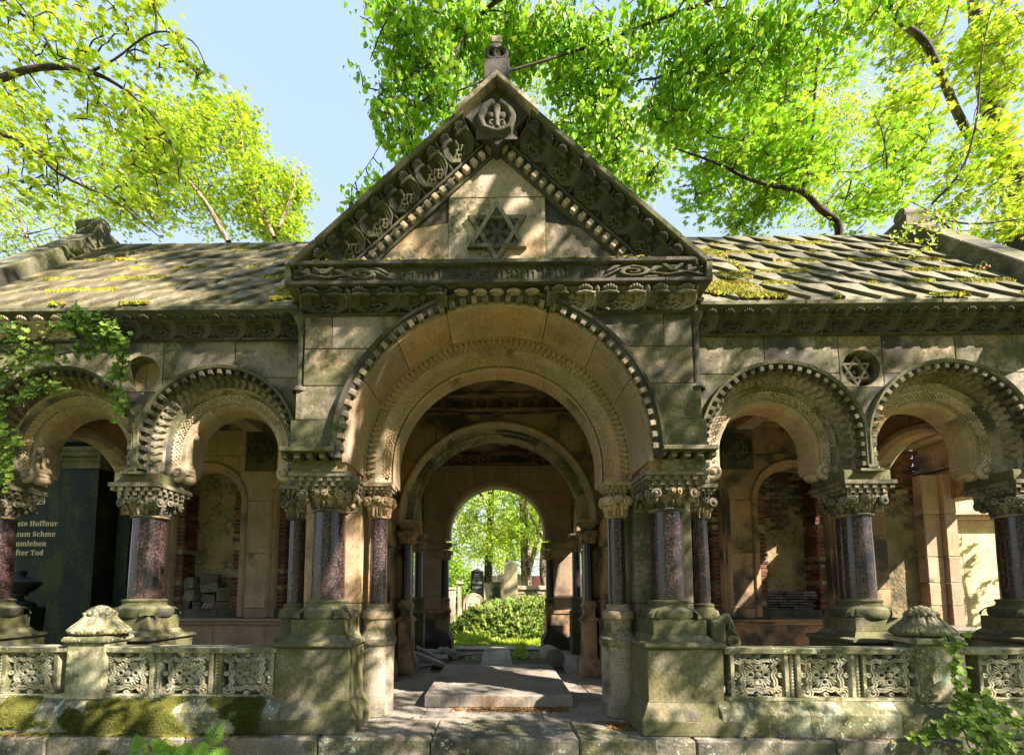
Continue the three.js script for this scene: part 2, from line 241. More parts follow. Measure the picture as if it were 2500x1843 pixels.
// ---------------------------------------------------------------- ground and paving
{
  const g = new THREE.PlaneGeometry(240, 240, 160, 160); g.rotateX(-PI / 2); const p = g.attributes.position;
  for (let i = 0; i < p.count; i++) { let x = p.getX(i), z = p.getZ(i); x = Math.sign(x) * Math.pow(Math.abs(x) / 120, 1.7) * 120; z = Math.sign(z) * Math.pow(Math.abs(z) / 120, 1.7) * 120; p.setXYZ(i, x, -0.44 + 0.36 * ss(-6, -11, z) + 0.1 * Math.sin(x * 0.5) * Math.cos(z * 0.37) * ss(-13, -18, z), z); }
  g.computeVertexNormals(); const o = structure(add(scene, 'ground', boxUV(g.toNonIndexed()), M.turf));
}
{
  const pv = structure(grp(scene, 'pavement'));
  const bed = add(pv, 'paving_bed', merge([chip(-8.6, -1.4, -0.4, -0.03, -4.95, -12.5), chip(1.4, 8.6, -0.4, -0.03, -4.95, -12.5), chip(-1.4, 1.4, -0.4, -0.03, -4.95, -8.7), chip(-1.4, 1.4, -0.4, -0.12, -8.7, -12.7)]), M.soil);
  const st = structure(grp(scene, 'stone_step'));
  const cuts = [-9, -7.6, -6.2, -4.92, -3.4, -1.95, -0.72, 0.88, 2.12, 3.6, 4.9, 6.3, 7.7, 9];
  for (let i = 0; i < cuts.length - 1; i++) add(st, 'step_stone', chip(cuts[i] + 0.006, cuts[i + 1] - 0.006, -0.5, rr(-0.006, 0), -4.86 - rr(0, 0.02) - 0.01 * i / 4, -5.62, 0.018), pick(M.step));
  for (let r = 0; r < 2; r++) { let x = -8.4 + r * 0.5; const z0 = [-5.625, -7.05][r], z1 = [-7.04, -8.65][r]; while (x < 8.4) { const w = rr(1.1, 1.7); add(pv, 'paving_stone', chip(x + 0.004, x + w - 0.004, -0.1, rr(-0.008, -0.001), z0, z1, 0.006), pick(M.floor)); x += w; } }
  for (const s of [-1, 1]) for (const [a, b] of [[1.36, 3.2], [3.2, 5.2], [5.2, 7.4]]) add(pv, 'paving_stone', chip(s * a, s * (b - 0.008), -0.1, -0.004, -8.66, -12, 0.006), pick(M.floor));
  add(pv, 'paving_stone', chip(-0.36, 0.33, -0.1, -0.002, -8.66, -11.99, 0.006), M.floor[3]);
  for (const [a, b] of [[-2.6, -0.9], [-0.89, 0.6], [0.61, 2.6]]) add(pv, 'threshold_stone', chip(a, b, -0.12, 0.002, -12, -12.7, 0.008), M.floor[2]);
  const so = new THREE.PlaneGeometry(2.75, 3.4, 40, 40); so.rotateX(-PI / 2); for (let i = 0, p = so.attributes.position; i < p.count; i++) p.setY(i, rr(-0.018, 0.018)); so.translate(0, -0.05, -10.33); so.computeVertexNormals();
  structure(add(scene, 'soil', boxUV(so.toNonIndexed()), M.soil));
}
{ // raised ledger
  const t = thing('ledger_slab', 'large flat raised grave slab lying in the middle of the portal floor', 'grave slab');
  const g = chip(-1.0, 1.03, 0.0, 0.17, -6.15, -8.62, 0.014); add(t, 'slab', g, M.floor[1]);
}
// ---------------------------------------------------------------- ornament geometry, shared
const acan = (() => { const L = [];
  L.push(...path([[-0.40, 0.76, 0.08], [-0.26, 0.80, 0.10], [-0.13, 0.77, 0.08]], 0.1));
  L.push(...path([[-0.5, 0.08, 0.03], [-0.5, 0.5, 0.05], [-0.5, 0.9, 0.07]], 0.07));
  for (let k = 0; k < 3; k++) L.push(...path([[-0.40 + 0.07 * k, 0.80, 0.045], [-0.475 + 0.075 * k, 0.52, 0.045], [-0.42 + 0.07 * k, 0.26, 0.04], [-0.22 + 0.04 * k, 0.07 + 0.03 * k, 0.03]], 0.085 - 0.015 * k));
  L.push(...spiral(-0.14, 0.19, 0.10, 0.02, -1.4, 5.2, 0.04, 0.03, 0.06));
  L.push(...path([[0, 0.34, 0.035], [-0.1, 0.44, 0.05], [-0.155, 0.37, 0.06]], 0.065), ...path([[-0.02, 0.22, 0.03], [-0.2, 0.36, 0.045], [-0.27, 0.27, 0.055]], 0.06));
  const A = mir(L); A.push(...path([[0, 0.08, 0.03], [0, 0.5, 0.045]], 0.04), seg(0, 0.55, 0.06, 0, 0.66, 0.075, 0.06), seg(-0.5, 0.03, 0.04, 0.5, 0.03, 0.04, 0.02)); return height(A); })();
const scroll = (() => { const L = [ // running foliage of the frieze, x 0..2.1, y 0..1
  ...path([[0.05, 0.22, 0.05], [0.35, 0.45, 0.06], [0.75, 0.25, 0.07], [1.1, 0.42, 0.07], [1.4, 0.82, 0.09], [1.72, 0.62, 0.06], [2.05, 0.1, 0.04]], 0.02), ...spiral(1.45, 0.45, 0.34, 0.05, 1.6, 12, 0.08, 0.05, 0.024, 26),
  ...path([[0.1, 0.75, 0.1], [0.3, 0.5, 0.05]], 0.02), ...path([[0.28, 0.85, 0.08], [0.3, 0.5, 0.05]], 0.02), seg(0.62, 0.72, 0.16, 0.62, 0.7, 0.14, 0.025), ...path([[0.45, 0.9, 0.07], [0.6, 0.5, 0.05]], 0.025), ...path([[0.8, 0.88, 0.08], [0.66, 0.5, 0.05]], 0.025), ...path([[0.95, 0.7, 0.12], [1.05, 0.5, 0.08]], 0.025), ...path([[1.75, 0.85, 0.1], [1.95, 0.5, 0.05]], 0.02), ...path([[1.0, 0.12, 0.09], [1.2, 0.1, 0.05]], 0.02)]; return height(L); })();
const rosetteH = n => { const L = []; for (let k = 0; k < n; k++) { const a = k / n * 2 * PI; for (const d of [-0.14, 0, 0.14]) L.push(seg(0.16 * Math.cos(a + d), 0.16 * Math.sin(a + d), 0.05, 0.44 * Math.cos(a + d * 1.3), 0.44 * Math.sin(a + d * 1.3), 0.055, 0.09)); } L.push(seg(0, 0, 0.14, 0.001, 0, 0.14, 0.13)); return height(L); };
const leafH = height([...mir([...path([[0, 0.1, 0.08], [-0.2, 0.45, 0.13], [-0.36, 0.62, 0.1]], 1), ...path([[0, 0.3, 0.1], [-0.12, 0.7, 0.13], [-0.2, 0.88, 0.1]], 1)]), seg(0, 0.0, 0.1, 0, 0.85, 0.14, 1.15)]);
const diaperH = height([...mir([seg(-0.5, 0, 0.09, 0, 0.5, 0.09, 0.7), seg(-0.5, 1, 0.09, 0, 0.5, 0.09, 0.7)].map(s => [s[0], s[1] , s[2], s[3], s[4], s[5], s[6]])), seg(-0.5, 0.5, 0.1, -0.42, 0.5, 0.1, 0.8), seg(0.5, 0.5, 0.1, 0.42, 0.5, 0.1, 0.8), seg(0, 0.98, 0.13, 0, 0.9, 0.13, 0.8), seg(0, 0.04, 0.13, 0, 0.1, 0.13, 0.8), seg(-0.2, 0.85, 0.1, -0.2, 0.86, 0.1, 0.6), seg(0.2, 0.85, 0.1, 0.2, 0.86, 0.1, 0.6)]);
function ringRelief(h, cx, cy, stilt, n, rOut, rIn, zOut, zIn, amp, nu, nv) { // relief band of n modules round an arch, legs included
  const total = PI + 2 * stilt / ((rOut + rIn) / 2), r = (rOut + rIn) / 2;
  const g = relief((u, v) => { const x = (u * n) % 1; return amp * h(x - 0.5, v); }, n * nu, nv, (u, v, e) => { let s = u * total - stilt / r; const rad = rIn + (rOut - rIn) * v, q = s < 0 ? [cx + rad, cy + s * r] : s > PI ? [cx - rad, cy - (s - PI) * r] : archPt(cx, cy, rad, s); return [q[0], q[1], zIn + (zOut - zIn) * v + e]; });
  return rev(g);
}
function dentilRing(parent, cx, cy, stilt, n, r0, r1, z0, z1, mats, w) { // block dentils: one mesh each
  const total = PI * r1 + 2 * stilt, g = [0, 1, 2].map(() => chip(r0, r1, -w / 2, w / 2, z0, z1, 0.006));
  for (let i = 0; i < n; i++) { const L = (i + 0.5) / n * total - stilt, s = L < 0 ? L : L > PI * r1 ? PI + (L - PI * r1) : L / r1; const m = add(parent, 'dentil', g[i % 3], pick(mats)); m.rotation.z = s < 0 ? 0 : s > PI ? PI : s; m.position.set(cx, cy + (s < 0 ? s : s > PI ? -(s - PI) : 0), 0); }
}
function checkers(half, y0, y1, rows = 3, per = 9) { // stepped chequer band under an abacus, at the origin
  const L = [], hy = (y1 - y0) / rows; L.push(new THREE.BoxGeometry(2 * half, 0.05, 2 * half).translate(0, y1 + 0.026, 0));
  for (let r = 0; r < rows; r++) { const h = half - 0.02 - 0.028 * r, y = y1 - hy * (r + 0.5), c = 2 * h / per; L.push(new THREE.BoxGeometry(2 * h - 0.05, hy, 2 * h - 0.05).translate(0, y, 0)); for (let k = 0; k < per; k++) if ((k + r) % 2 === 0) { const t = -h + c * (k + 0.5); for (const s of [-1, 1]) { L.push(new THREE.BoxGeometry(c, hy * 0.92, 0.03).translate(t, y, s * (h - 0.012))); L.push(new THREE.BoxGeometry(0.03, hy * 0.92, c).translate(s * (h - 0.012), y, t)); } } }
  return boxUV(merge(L));
}
function capital(r0, r1, H, corner) { // foliage bell at the origin, base y = 0
  const L = []; const one = [...mir([...path([[-0.03, 0.0, 0.09], [-0.16, 0.34, 0.12], [-0.3, 0.5, 0.1]], 0.8), ...path([[0, 0.1, 0.1], [-0.1, 0.5, 0.1], [-0.22, 0.78, 0.11], [-0.38, 0.84, 0.12]], 1), ...spiral(-0.36, 0.72, 0.14, 0.03, 1.5, 6.5, 0.06, 0.05, 1.1, 10)]), seg(0, 0.05, 0.09, 0, 0.62, 0.13, 1.0), seg(-0.5, 0.0, 0.06, -0.5, 0.42, 0.11, 0.9), seg(0.5, 0.0, 0.06, 0.5, 0.42, 0.11, 0.9)], h = height(one), n = 8;
  L.push(rev(relief((u, v) => 0.05 * h(((u * n) % 1) - 0.5, v), n * 13, 16, (u, v, e) => { const a = u * 2 * PI, r = r0 + (r1 - r0) * Math.pow(v, 2) + e; return [r * Math.cos(a), H * v, r * Math.sin(a)]; })));
  for (let k = 0; k < 8; k++) { const a = k / 8 * 2 * PI, R = k % 2 ? corner : r1 + 0.03, y = H * (k % 2 ? 0.74 : 0.84), q = k % 2 ? 0.062 : 0.042; for (const d of [-1, 1]) { const s = new THREE.TorusGeometry(q * 0.72, q * 0.34, 6, 12).rotateY(PI / 2 - a - d * 0.55).translate(R * Math.cos(a + d * 0.14), y, R * Math.sin(a + d * 0.14)); L.push(s, new THREE.SphereGeometry(q * 0.5, 8, 6).translate((R + 0.014) * Math.cos(a + d * 0.14), y, (R + 0.014) * Math.sin(a + d * 0.14))); } if (k % 2) L.push(new THREE.SphereGeometry(0.05, 8, 6).translate((R - 0.06) * Math.cos(a), H * 0.45, (R - 0.06) * Math.sin(a))); }
  return boxUV(merge(L));
}
const GEO = {};
GEO.abacus = checkers(0.38, 2.79, 2.95, 3, 13); GEO.abacusW = checkers(0.33, 2.79, 2.95, 3, 11); GEO.abacusS = checkers(0.185, 2.83, 2.95, 3, 9);
GEO.cap = capital(0.185, 0.30, 0.2, 0.37); GEO.capW = capital(0.185, 0.27, 0.2, 0.33); GEO.capS = capital(0.10, 0.155, 0.26, 0.2);
GEO.shaft = lathe([[0.198, 1.47], [0.199, 1.6], [0.196, 2.1], [0.188, 2.57]], 40); GEO.shaftS = lathe([[0.112, 1.42], [0.112, 1.6], [0.106, 2.55]], 28);
GEO.neck = lathe([[0.18, 2.55], [0.215, 2.56], [0.225, 2.575], [0.215, 2.592], [0.195, 2.597], [0.185, 2.61]], 32);
GEO.neckS = lathe([[0.1, 2.53], [0.128, 2.54], [0.133, 2.552], [0.125, 2.565], [0.1, 2.57]], 24);
GEO.baseRound = lathe([[0.31, 1.24], [0.325, 1.27], [0.33, 1.31], [0.318, 1.35], [0.285, 1.375], [0.262, 1.385], [0.245, 1.405], [0.24, 1.432], [0.25, 1.44], [0.256, 1.455], [0.25, 1.47], [0.2, 1.476]], 36);
function spur() { const h = height([seg(-0.3, 0.1, 0.14, -0.42, 0.72, 0.16, 0.9), seg(-0.12, 0.05, 0.14, -0.17, 0.9, 0.17, 1), seg(0.12, 0.05, 0.14, 0.17, 0.9, 0.17, 1), seg(0.3, 0.1, 0.14, 0.42, 0.72, 0.16, 0.9)]); return relief((u, v) => 0.022 * h(u - 0.5, v), 12, 8, (u, v, e) => { const w = 0.085 * (0.6 + 0.6 * v) * (u - 0.5) * 2; return [w, 1.36 - 0.03 * v - 0.07 * v * v + e * 0.5, -0.28 - 0.11 * v - e]; }); }
GEO.spur = spur();
const rollPts = (h, y0, y1, y2) => [[h - 0.03, y0], [h + 0.01, y0 + 0.004], [h + 0.03, y0 + 0.03], [h + 0.022, y1 - 0.012], [h - 0.015, y1], [h - 0.06, y1 + 0.005], [h - 0.075, y1 + 0.02], [h - 0.1, y2 - 0.02], [h - 0.12, y2]];
GEO.baseDie = merge([squareSweep([...rollPts(0.43, 0.93, 1.0, 1.075)], 0, 0), chip(-0.31, 0.31, 1.07, 1.25, -0.31, 0.31, 0.008)]);
GEO.baseDieW = merge([squareSweep([...rollPts(0.4, 0.93, 1.0, 1.075)], 0, 0), chip(-0.28, 0.28, 1.07, 1.25, -0.28, 0.28, 0.008)]);
GEO.ped = merge([chip(-0.425, 0.425, 0.335, 0.93, -0.425, 0.425, 0.008)]); GEO.plinth = merge([chip(-0.535, 0.535, 0, 0.165, -0.535, 0.535, 0.01), frustum(-0.53, 0.53, -0.53, 0.53, 0.165, 0.34, 0.1)]);
GEO.pedRound = lathe([[0.2, 0], [0.222, 0.01], [0.222, 0.88], [0.232, 0.885], [0.25, 0.92], [0.245, 0.975], [0.21, 1.0], [0.185, 1.06], [0.18, 1.07], [0.18, 1.22], [0.2, 1.225], [0.208, 1.26], [0.195, 1.32], [0.155, 1.345], [0.142, 1.37], [0.15, 1.385], [0.15, 1.405], [0.11, 1.42]], 32);
function put(parent, name, geo, mat, x, z, ry = 0, label) { const m = add(parent, name, geo, mat, label); m.position.set(x, 0, z); m.rotation.y = ry; return m; }
function bigColumn(parent, x, z, mB, mC, o = {}) {
  const c = grp(parent, 'column'); const W = o.wing;
  if (!W) { put(c, 'plinth', GEO.plinth, o.mP ?? mB, x, z); put(c, 'pedestal', GEO.ped, o.mP ?? mB, x, z); } else put(c, 'pedestal', chip(-0.4, 0.4, 0, 0.93, -0.4, 0.4, 0.01), mB, x, z);
  put(c, 'base_moulding', W ? GEO.baseDieW : GEO.baseDie, mB, x, z); put(c, 'base', GEO.baseRound, mB, x, z); for (let k = 0; k < 4; k++) put(c, 'base_spur', GEO.spur, mB, x, z, PI / 4 + k * PI / 2);
  put(c, 'shaft', GEO.shaft, M.granite, x, z, rr(0, 6)); put(c, 'neck_ring', GEO.neck, mC, x, z); const k = put(c, 'capital', W ? GEO.capW : GEO.cap, mC, x, z); k.position.y = 2.6; put(c, 'abacus', W ? GEO.abacusW : GEO.abacus, mC, x, z); return c;
}
function smallColumn(parent, x, z, mB, mC, mS, o = {}) {
  const c = grp(parent, 'column'), dy = o.dy ?? 0; const L = [];
  if (o.square) { L.push(put(c, 'pedestal', chip(-0.17, 0.17, 0, 1.0, -0.17, 0.17, 0.01), mB, x, z), put(c, 'base', lathe([[0.2, 0.99], [0.19, 1.05], [0.15, 1.1], [0.16, 1.3], [0.16, 1.36], [0.13, 1.4], [0.11, 1.42]], 24), mB, x, z)); } else put(c, 'pedestal', GEO.pedRound, mB, x, z);
  put(c, 'shaft', GEO.shaftS, mS, x, z, rr(0, 6)); put(c, 'neck_ring', GEO.neckS, mC, x, z); put(c, 'capital', GEO.capS, mC, x, z).position.y = 2.56; put(c, 'abacus', GEO.abacusS, mC, x, z); return c;
}
// ---------------------------------------------------------------- the portal
const portal = thing('mausoleum_portal', 'tall gabled sandstone portal with a deep round arch between the two arcade wings', 'portal');
const HP = [[0, 3.24, 1.93]];
{
  const w = grp(portal, 'front_wall');
  for (const s of [-1, 1]) {
    const q = (a, b) => s > 0 ? [a, b] : [-b, -a], st = (a, b, y0, y1, m, z = -5.1) => { const g = stone(...q(a, b), y0, y1, z - rr(0, 0.004), -5.72, HP); if (g) add(w, 'stone', g, pick(m)); };
    st(2.0, 2.335, 4.5, 4.93, M.face); st(0.8, 2.0, 4.5, 4.93, M.face); st(1.2, 2.335, 4.04, 4.5, s < 0 ? M.faceG : M.face); st(1.4, 2.42, 3.62, 4.04, M.face); st(1.5, 2.47, 3.25, 3.62, M.faceG);
    st(1.74, 2.46, 2.995, 3.14, M.faceG, -5.13);
    // return of the hood with its dentils
    const lab = add(portal, 'hood_return', chip(s * 1.9, s * 2.53, 3.195, 3.25, -4.96, -5.3, 0.008), m0(M.green)); for (let k = 0; k < 4; k++) add(lab, 'dentil', chip(s * (2.0 + k * 0.15), s * (2.075 + k * 0.15), 3.12, 3.195, -5.0, -5.15, 0.012), m0(M.green));
    // engaged corner colonnette
    const cn = grp(portal, 'corner_colonnette'); put(cn, 'shaft', lathe([[0.052, 4.05], [0.05, 4.78]], 16), M.dark[1], s * 2.39, -5.17); put(cn, 'capital', lathe([[0.05, 4.76], [0.062, 4.77], [0.055, 4.785], [0.06, 4.83], [0.095, 4.9], [0.1, 4.93]], 16), M.dark[2], s * 2.39, -5.17); put(cn, 'base', lathe([[0.1, 3.98], [0.1, 4.0], [0.075, 4.02], [0.07, 4.05], [0.05, 4.06]], 16), M.dark[1], s * 2.39, -5.17);
    // side walls of the projecting bay
    add(portal, 'side_wall', merge([chip(s * 2.28, s * 2.44, 4.93, 5.5, -5.16, -8.2), chip(s * 2.25, s * 2.4, 3.0, 4.93, -5.3, -6.5)]), pick(M.face));
    // jamb pier behind the columns
    const jb = grp(portal, 'jamb_pier'); const jm = s < 0 ? M.warm : M.faceG; for (const [a, b] of [[0, 1.02], [1.02, 1.42], [1.42, 2.6], [2.6, 3.0]]) add(jb, 'stone', chip(s * 1.79, s * 2.52, a + 0.003, b - 0.003, -5.74, -6.22, 0.008), pick(jm));
    add(jb, 'impost', rectSweep([[0.0, 2.78], [0.02, 2.8], [0.03, 2.86], [0.05, 2.88], [0.06, 2.94], [0.075, 2.95], [0.075, 2.999]], s > 0 ? 1.79 : -2.0, s > 0 ? 2.0 : -1.79, -6.1, -5.76), pick(M.carve));
    bigColumn(portal, s * 2.12, -5.53, M.green[s < 0 ? 1 : 2], M.capital[s < 0 ? 1 : 0]);
    smallColumn(portal, s * 1.58, -5.86, M.capital[2], M.warm[2], M.granite);
    smallColumn(portal, s * 2.74, -6.0, M.green[0], M.capital[1], M.granite);
  }
  // hood, dentils, barrel voussoirs, carved rings
  const hood = add(portal, 'arch_hood', sweepArch([[1.835, -5.12], [1.84, -5.03], [1.90, -5.02], [1.905, -4.99], [1.935, -4.98], [1.945, -5.02], [1.945, -5.3], [1.835, -5.3]], 0, 3.24, -0.1, PI + 0.1, 60), M.dark[1]);
  dentilRing(hood, 0, 3.24, 0.05, 43, 1.80, 1.885, -5.015, -5.12, M.capital, 0.066);
  const inner = add(portal, 'arch_core', sweepArch([[1.80, -5.14], [1.93, -5.14], [1.93, -5.9], [1.80, -5.9]], 0, 3.24, -0.24, PI + 0.24, 48), M.inner[1]);
  const deg = [-8, 28, 48, 70, 110, 132, 152, 188];
  for (let i = 0; i < 7; i++) add(inner, 'voussoir', sweepArch([[1.775, -5.09], [1.83, -5.09], [1.83, -5.8], [1.775, -5.8]], 0, 3.24, deg[i] * PI / 180 + 0.003, deg[i + 1] * PI / 180 - 0.003, 14), M.warm[i % 5]);
  add(portal, 'leaf_moulding', [ringRelief(leafH, 0, 3.24, 0.13, 74, 1.775, 1.635, -5.77, -5.79, 0.034, 8, 10), sweepArch([[1.76, -5.81], [1.78, -5.74], [1.76, -5.735], [1.745, -5.8]], 0, 3.24, -0.2, PI + 0.2, 48)], M.warm[2]);
  const dg = [-14, 30, 62, 90, 118, 150, 194];
  const ord = add(portal, 'inner_order', sweepArch([[1.63, -5.79], [1.80, -5.82], [1.80, -6.2], [1.42, -6.2], [1.44, -5.9], [1.53, -5.85], [1.54, -5.84]], 0, 3.24, -0.24, PI + 0.24, 48), M.warm[1]);
  add(portal, 'diaper_moulding', ringRelief(diaperH, 0, 3.24, 0.13, 44, 1.54, 1.435, -5.85, -5.86, 0.028, 12, 12), M.warm[3]);
  for (let i = 0; i < 6; i++) add(ord, 'voussoir', sweepArch([[1.385, -5.93], [1.395, -5.895], [1.415, -5.885], [1.432, -5.9], [1.445, -6.2], [1.385, -6.2]], 0, 3.24, dg[i] * PI / 180 + 0.002, dg[i + 1] * PI / 180 - 0.002, 14), pick(M.warm));
}
function cornicePiece(parent, x, y, z, w, hgt, out, mat, ry = 0) { // one acanthus module on a hollow moulding
  const k = [w, hgt, out].join(); GEO[k] ??= merge([...[-1, 1].flatMap(e => [-2, -1, 0, 1, 2].map(i => new THREE.SphereGeometry(1, 10, 8).scale(w * 0.048, hgt * 0.16 * (1 - 0.06 * i * i), 0.062 * (1 - 0.05 * i * i)).translate(e * w * 0.255 + i * w * 0.052, hgt * 0.86 - 0.004 * i * i, out * 0.86 + 0.035))), new THREE.SphereGeometry(1, 10, 8).scale(w * 0.05, hgt * 0.15, 0.05).translate(-w * 0.5, hgt * 0.86, out * 0.86 + 0.02), relief((u, v) => acan(u - 0.5, v), 46, 38, (u, v, e) => { const c = Math.pow(v, 1.25), n = [0, -0.5, 0.84]; return [(u - 0.5) * w, v * hgt + n[1] * e * w * 1.6, c * out + n[2] * e * w * 1.6]; })]);
  const m = add(parent, 'acanthus_leaf', GEO[k], mat); m.position.set(x, y, z); m.rotation.y = ry; return m;
}
{ // portal cornice, frieze, gable
  const c = add(portal, 'cornice', merge([stone(-2.33, 2.33, 4.9, 5.16, -5.12, -5.7, HP), chip(-2.40, 2.40, 5.14, 5.165, -5.0, -5.6, 0.006), stone(-2.37, 2.37, 4.9, 4.935, -5.06, -5.2, HP)]), M.dark[1]);
  for (const x of [-0.42, -0.2, 0, 0.2, 0.42]) add(c, 'acanthus_tip', new THREE.SphereGeometry(0.09, 12, 8).scale(1, 0.32, 0.7).translate(x, 5.115, -4.98), M.carve[0]);
  for (let k = 0; k < 8; k++) if (k < 3 || k > 4) cornicePiece(c, -2.058 + k * 0.588, 4.93, -5.1, 0.588, 0.225, 0.15, k > 4 ? M.capital[1] : M.dark[k % 3]);
  for (const s of [-1, 1]) for (let k = 0; k < 2; k++) cornicePiece(c, s * 2.33, 4.93, -5.35 - k * 0.4, 0.4, 0.205, 0.12, M.dark[1], s * PI / 2);
  const e = add(portal, 'entablature', merge([chip(-2.5, 2.5, 5.165, 5.46, -4.93, -5.6, 0.006), chip(-2.5, -1.76, 5.165, 5.21, -4.88, -4.94), chip(-1.756, 1.95, 5.165, 5.21, -4.88, -4.94), chip(1.954, 2.5, 5.165, 5.21, -4.88, -4.94), chip(-2.5, -1.76, 5.405, 5.455, -4.87, -4.94), chip(-1.756, 1.95, 5.405, 5.455, -4.87, -4.94), chip(1.954, 2.5, 5.405, 5.455, -4.87, -4.94), chip(-2.5, -2.43, 5.205, 5.41, -4.88, -4.94), chip(2.43, 2.5, 5.205, 5.41, -4.88, -4.94)]), M.dark[2]);
  for (const s of [-1, 1]) { const g = relief((u, v) => scroll(u * 2.1, v), 110, 26, (u, v, h) => [s * (-2.41 + u * 1.20), 5.215 + v * 0.185, -4.926 + h * 1.5]); add(e, 'foliage_scroll', s < 0 ? rev(g) : g, M.dark[s < 0 ? 2 : 1]).rotation.y = 0; }
  const font = await new FontLoader().loadAsync('fonts/droid/droid_serif_bold.typeface.json');
  GEO.font = font;
  const txt = new TextGeometry('Familie Heimann Holl er', { font, size: 0.152, depth: 0.022, curveSegments: 2, bevelEnabled: true, bevelThickness: 0.004, bevelSize: 0.003, bevelSegments: 1 }); txt.computeBoundingBox(); const bw = txt.boundingBox.max.x; txt.scale(2.36 / bw, 1, 1); txt.translate(-1.17, 5.232, -4.944); add(e, 'inscription', boxUV(txt), M.dark[0]);
}
const TH = Math.atan2(2.37, 2.46);
{ // gable
  const g = grp(portal, 'gable');
  const d = V(Math.cos(TH), -Math.sin(TH), 0);
  const sh = pts => new THREE.Shape(pts.map(p => new THREE.Vector2(...p)));
  const ext = (pts, z0, z1, b = 0.006) => { const q = new THREE.ExtrudeGeometry(sh(pts), { depth: z1 - z0 - 2 * b, bevelEnabled: true, bevelThickness: b, bevelSize: b, bevelOffset: -b, bevelSegments: 1 }); q.translate(0, 0, z0 + b); return boxUV(q); };
  add(g, 'gable_core', ext([[-2.4, 5.45], [2.4, 5.45], [0, 7.72]], -5.7, -5.16), M.dark[1]);
  const hw = y => 1.66 * (7.12 - y) / 1.62; // half width of the tympanum
  const ty = (a, m) => add(g, 'stone', ext(a, -5.2, -5.13 - rr(0, 0.003)), m);
  ty([[-hw(5.46), 5.464], [-0.604, 5.464], [-0.604, 6.13], [-hw(5.46) + 0.6, 6.05]], M.carve[0]); ty([[-0.6, 5.464], [0.6, 5.464], [0.6, 6.46], [-0.6, 6.46]], M.carve[1]); ty([[0.604, 5.464], [hw(5.46), 5.464], [hw(5.46) - 0.6, 6.05], [0.604, 6.13]], M.carve[0]); ty([[-0.66, 6.466], [0.66, 6.466], [0, 7.12]], M.carve[0]);
  const gold = [ [1.76, 7.20] ];
  for (const s of [-1, 1]) {
    // local frame along the rake: x' down the slope, y' outward; built then turned
    const rk = grp(g, 'raking_cornice'); rk.position.set(0, 7.80, -5.1); rk.rotation.z = s > 0 ? -TH : TH;
    const X = (a, b) => s > 0 ? [a, b] : [-b, -a], Lr = 3.415;
    for (const [a, b] of [[0.62, 1.5], [1.504, 2.35], [2.354, 3.0], [3.004, Lr]]) add(rk, 'coping_stone', chip(...X(a, b), -0.075, 0.0 - rr(0, 0.006), -0.4, 0.25, 0.012), pick(M.green));
    add(rk, 'hollow_moulding', chip(...X(0.3, Lr - 0.1), -0.40, -0.07, -0.3, 0.02, 0.005), M.dark[0]);
    const n = 6, w = 0.46; for (let k = 0; k < n; k++) { const m = cornicePiece(rk, 0, -0.385, 0.0, w, 0.30, 0.15, pick(M.dark)); m.position.set(s * (0.66 + w * 0.5 + k * w), -0.372, 0.012); }
    add(rk, 'roll_moulding', merge([chip(...X(0.5, Lr - 0.28), -0.405, -0.375, -0.05, 0.05, 0.01), chip(...X(0.42, Lr - 0.45), -0.55, -0.525, -0.06, 0.0, 0.008), chip(...X(0.42, Lr - 0.3), -0.53, -0.40, -0.1, -0.005, 0.004)]), M.dark[2]);
    for (let k = 0; k < 19; k++) { const x = 0.55 + k * 0.132; add(rk, 'dentil', chip(...X(x, x + 0.066), -0.515, -0.43, -0.01, 0.055, 0.006), pick(M.carve)); }
  }
  const apex = grp(g, 'apex_block');
  add(apex, 'block', ext([[-0.5, 7.34], [0, 6.94], [0.5, 7.34], [0, 7.76]].map(p => [p[0] * 0.78, 7.3 + (p[1] - 7.3) * 0.97]), -5.3, -4.935), M.dark[1]);
  const cp = [[0, 7.80], [0.50, 7.32], [0.50, 7.24], [0, 7.72], [-0.50, 7.24], [-0.50, 7.32]]; add(apex, 'coping_stone', ext(cp, -5.5, -4.80, 0.01), M.carve[1]);
  const ah = height([...mir([...path([[-0.12, 0.84, 0.09], [-0.3, 0.72, 0.11], [-0.4, 0.45, 0.09], [-0.3, 0.2, 0.07], [0, 0.08, 0.06]], 0.07), ...spiral(-0.13, 0.28, 0.11, 0.02, -1, 5, 0.045, 0.035, 0.06), seg(-0.12, 0.5, 0.09, -0.15, 0.52, 0.08, 0.06)]), seg(0, 0.2, 0.04, 0, 0.7, 0.1, 0.08)]);
  add(apex, 'scroll_relief', relief((u, v) => { const r = Math.hypot(u - 0.5, v - 0.47); return ah(u - 0.5, v) * 0.8 + 0.025 * ss(0.5, 0.46, r); }, 48, 48, (u, v, h) => [(u - 0.5) * 0.5, 7.04 + v * 0.5, -4.945 + h]), M.dark[2]);
  const fin = grp(portal, 'roof_finial'); add(fin, 'block', chip(-0.165, 0.165, 7.6, 8.34, -5.1, -5.42, 0.012), M.dark[0]); add(fin, 'scroll_ball', crease(mergeVertices(new THREE.SphereGeometry(0.155, 16, 12).scale(0.85, 0.86, 0.9).translate(0, 8.44, -5.26)), 1), M.dark[0]);
  for (const s of [-1, 1]) add(fin, 'scroll_ball', new THREE.TorusGeometry(0.075, 0.03, 8, 16).translate(s * 0.05, 8.42, -5.13), M.dark[1]);
  add(fin, 'stem', merge([chip(-0.07, 0.07, 8.53, 8.62, -5.18, -5.32, 0.01), chip(-0.055, 0.055, 8.615, 8.67, -5.19, -5.31, 0.006), chip(-0.07, 0.07, 8.668, 8.77, -5.18, -5.32, 0.01)]), M.carve[0]);
}
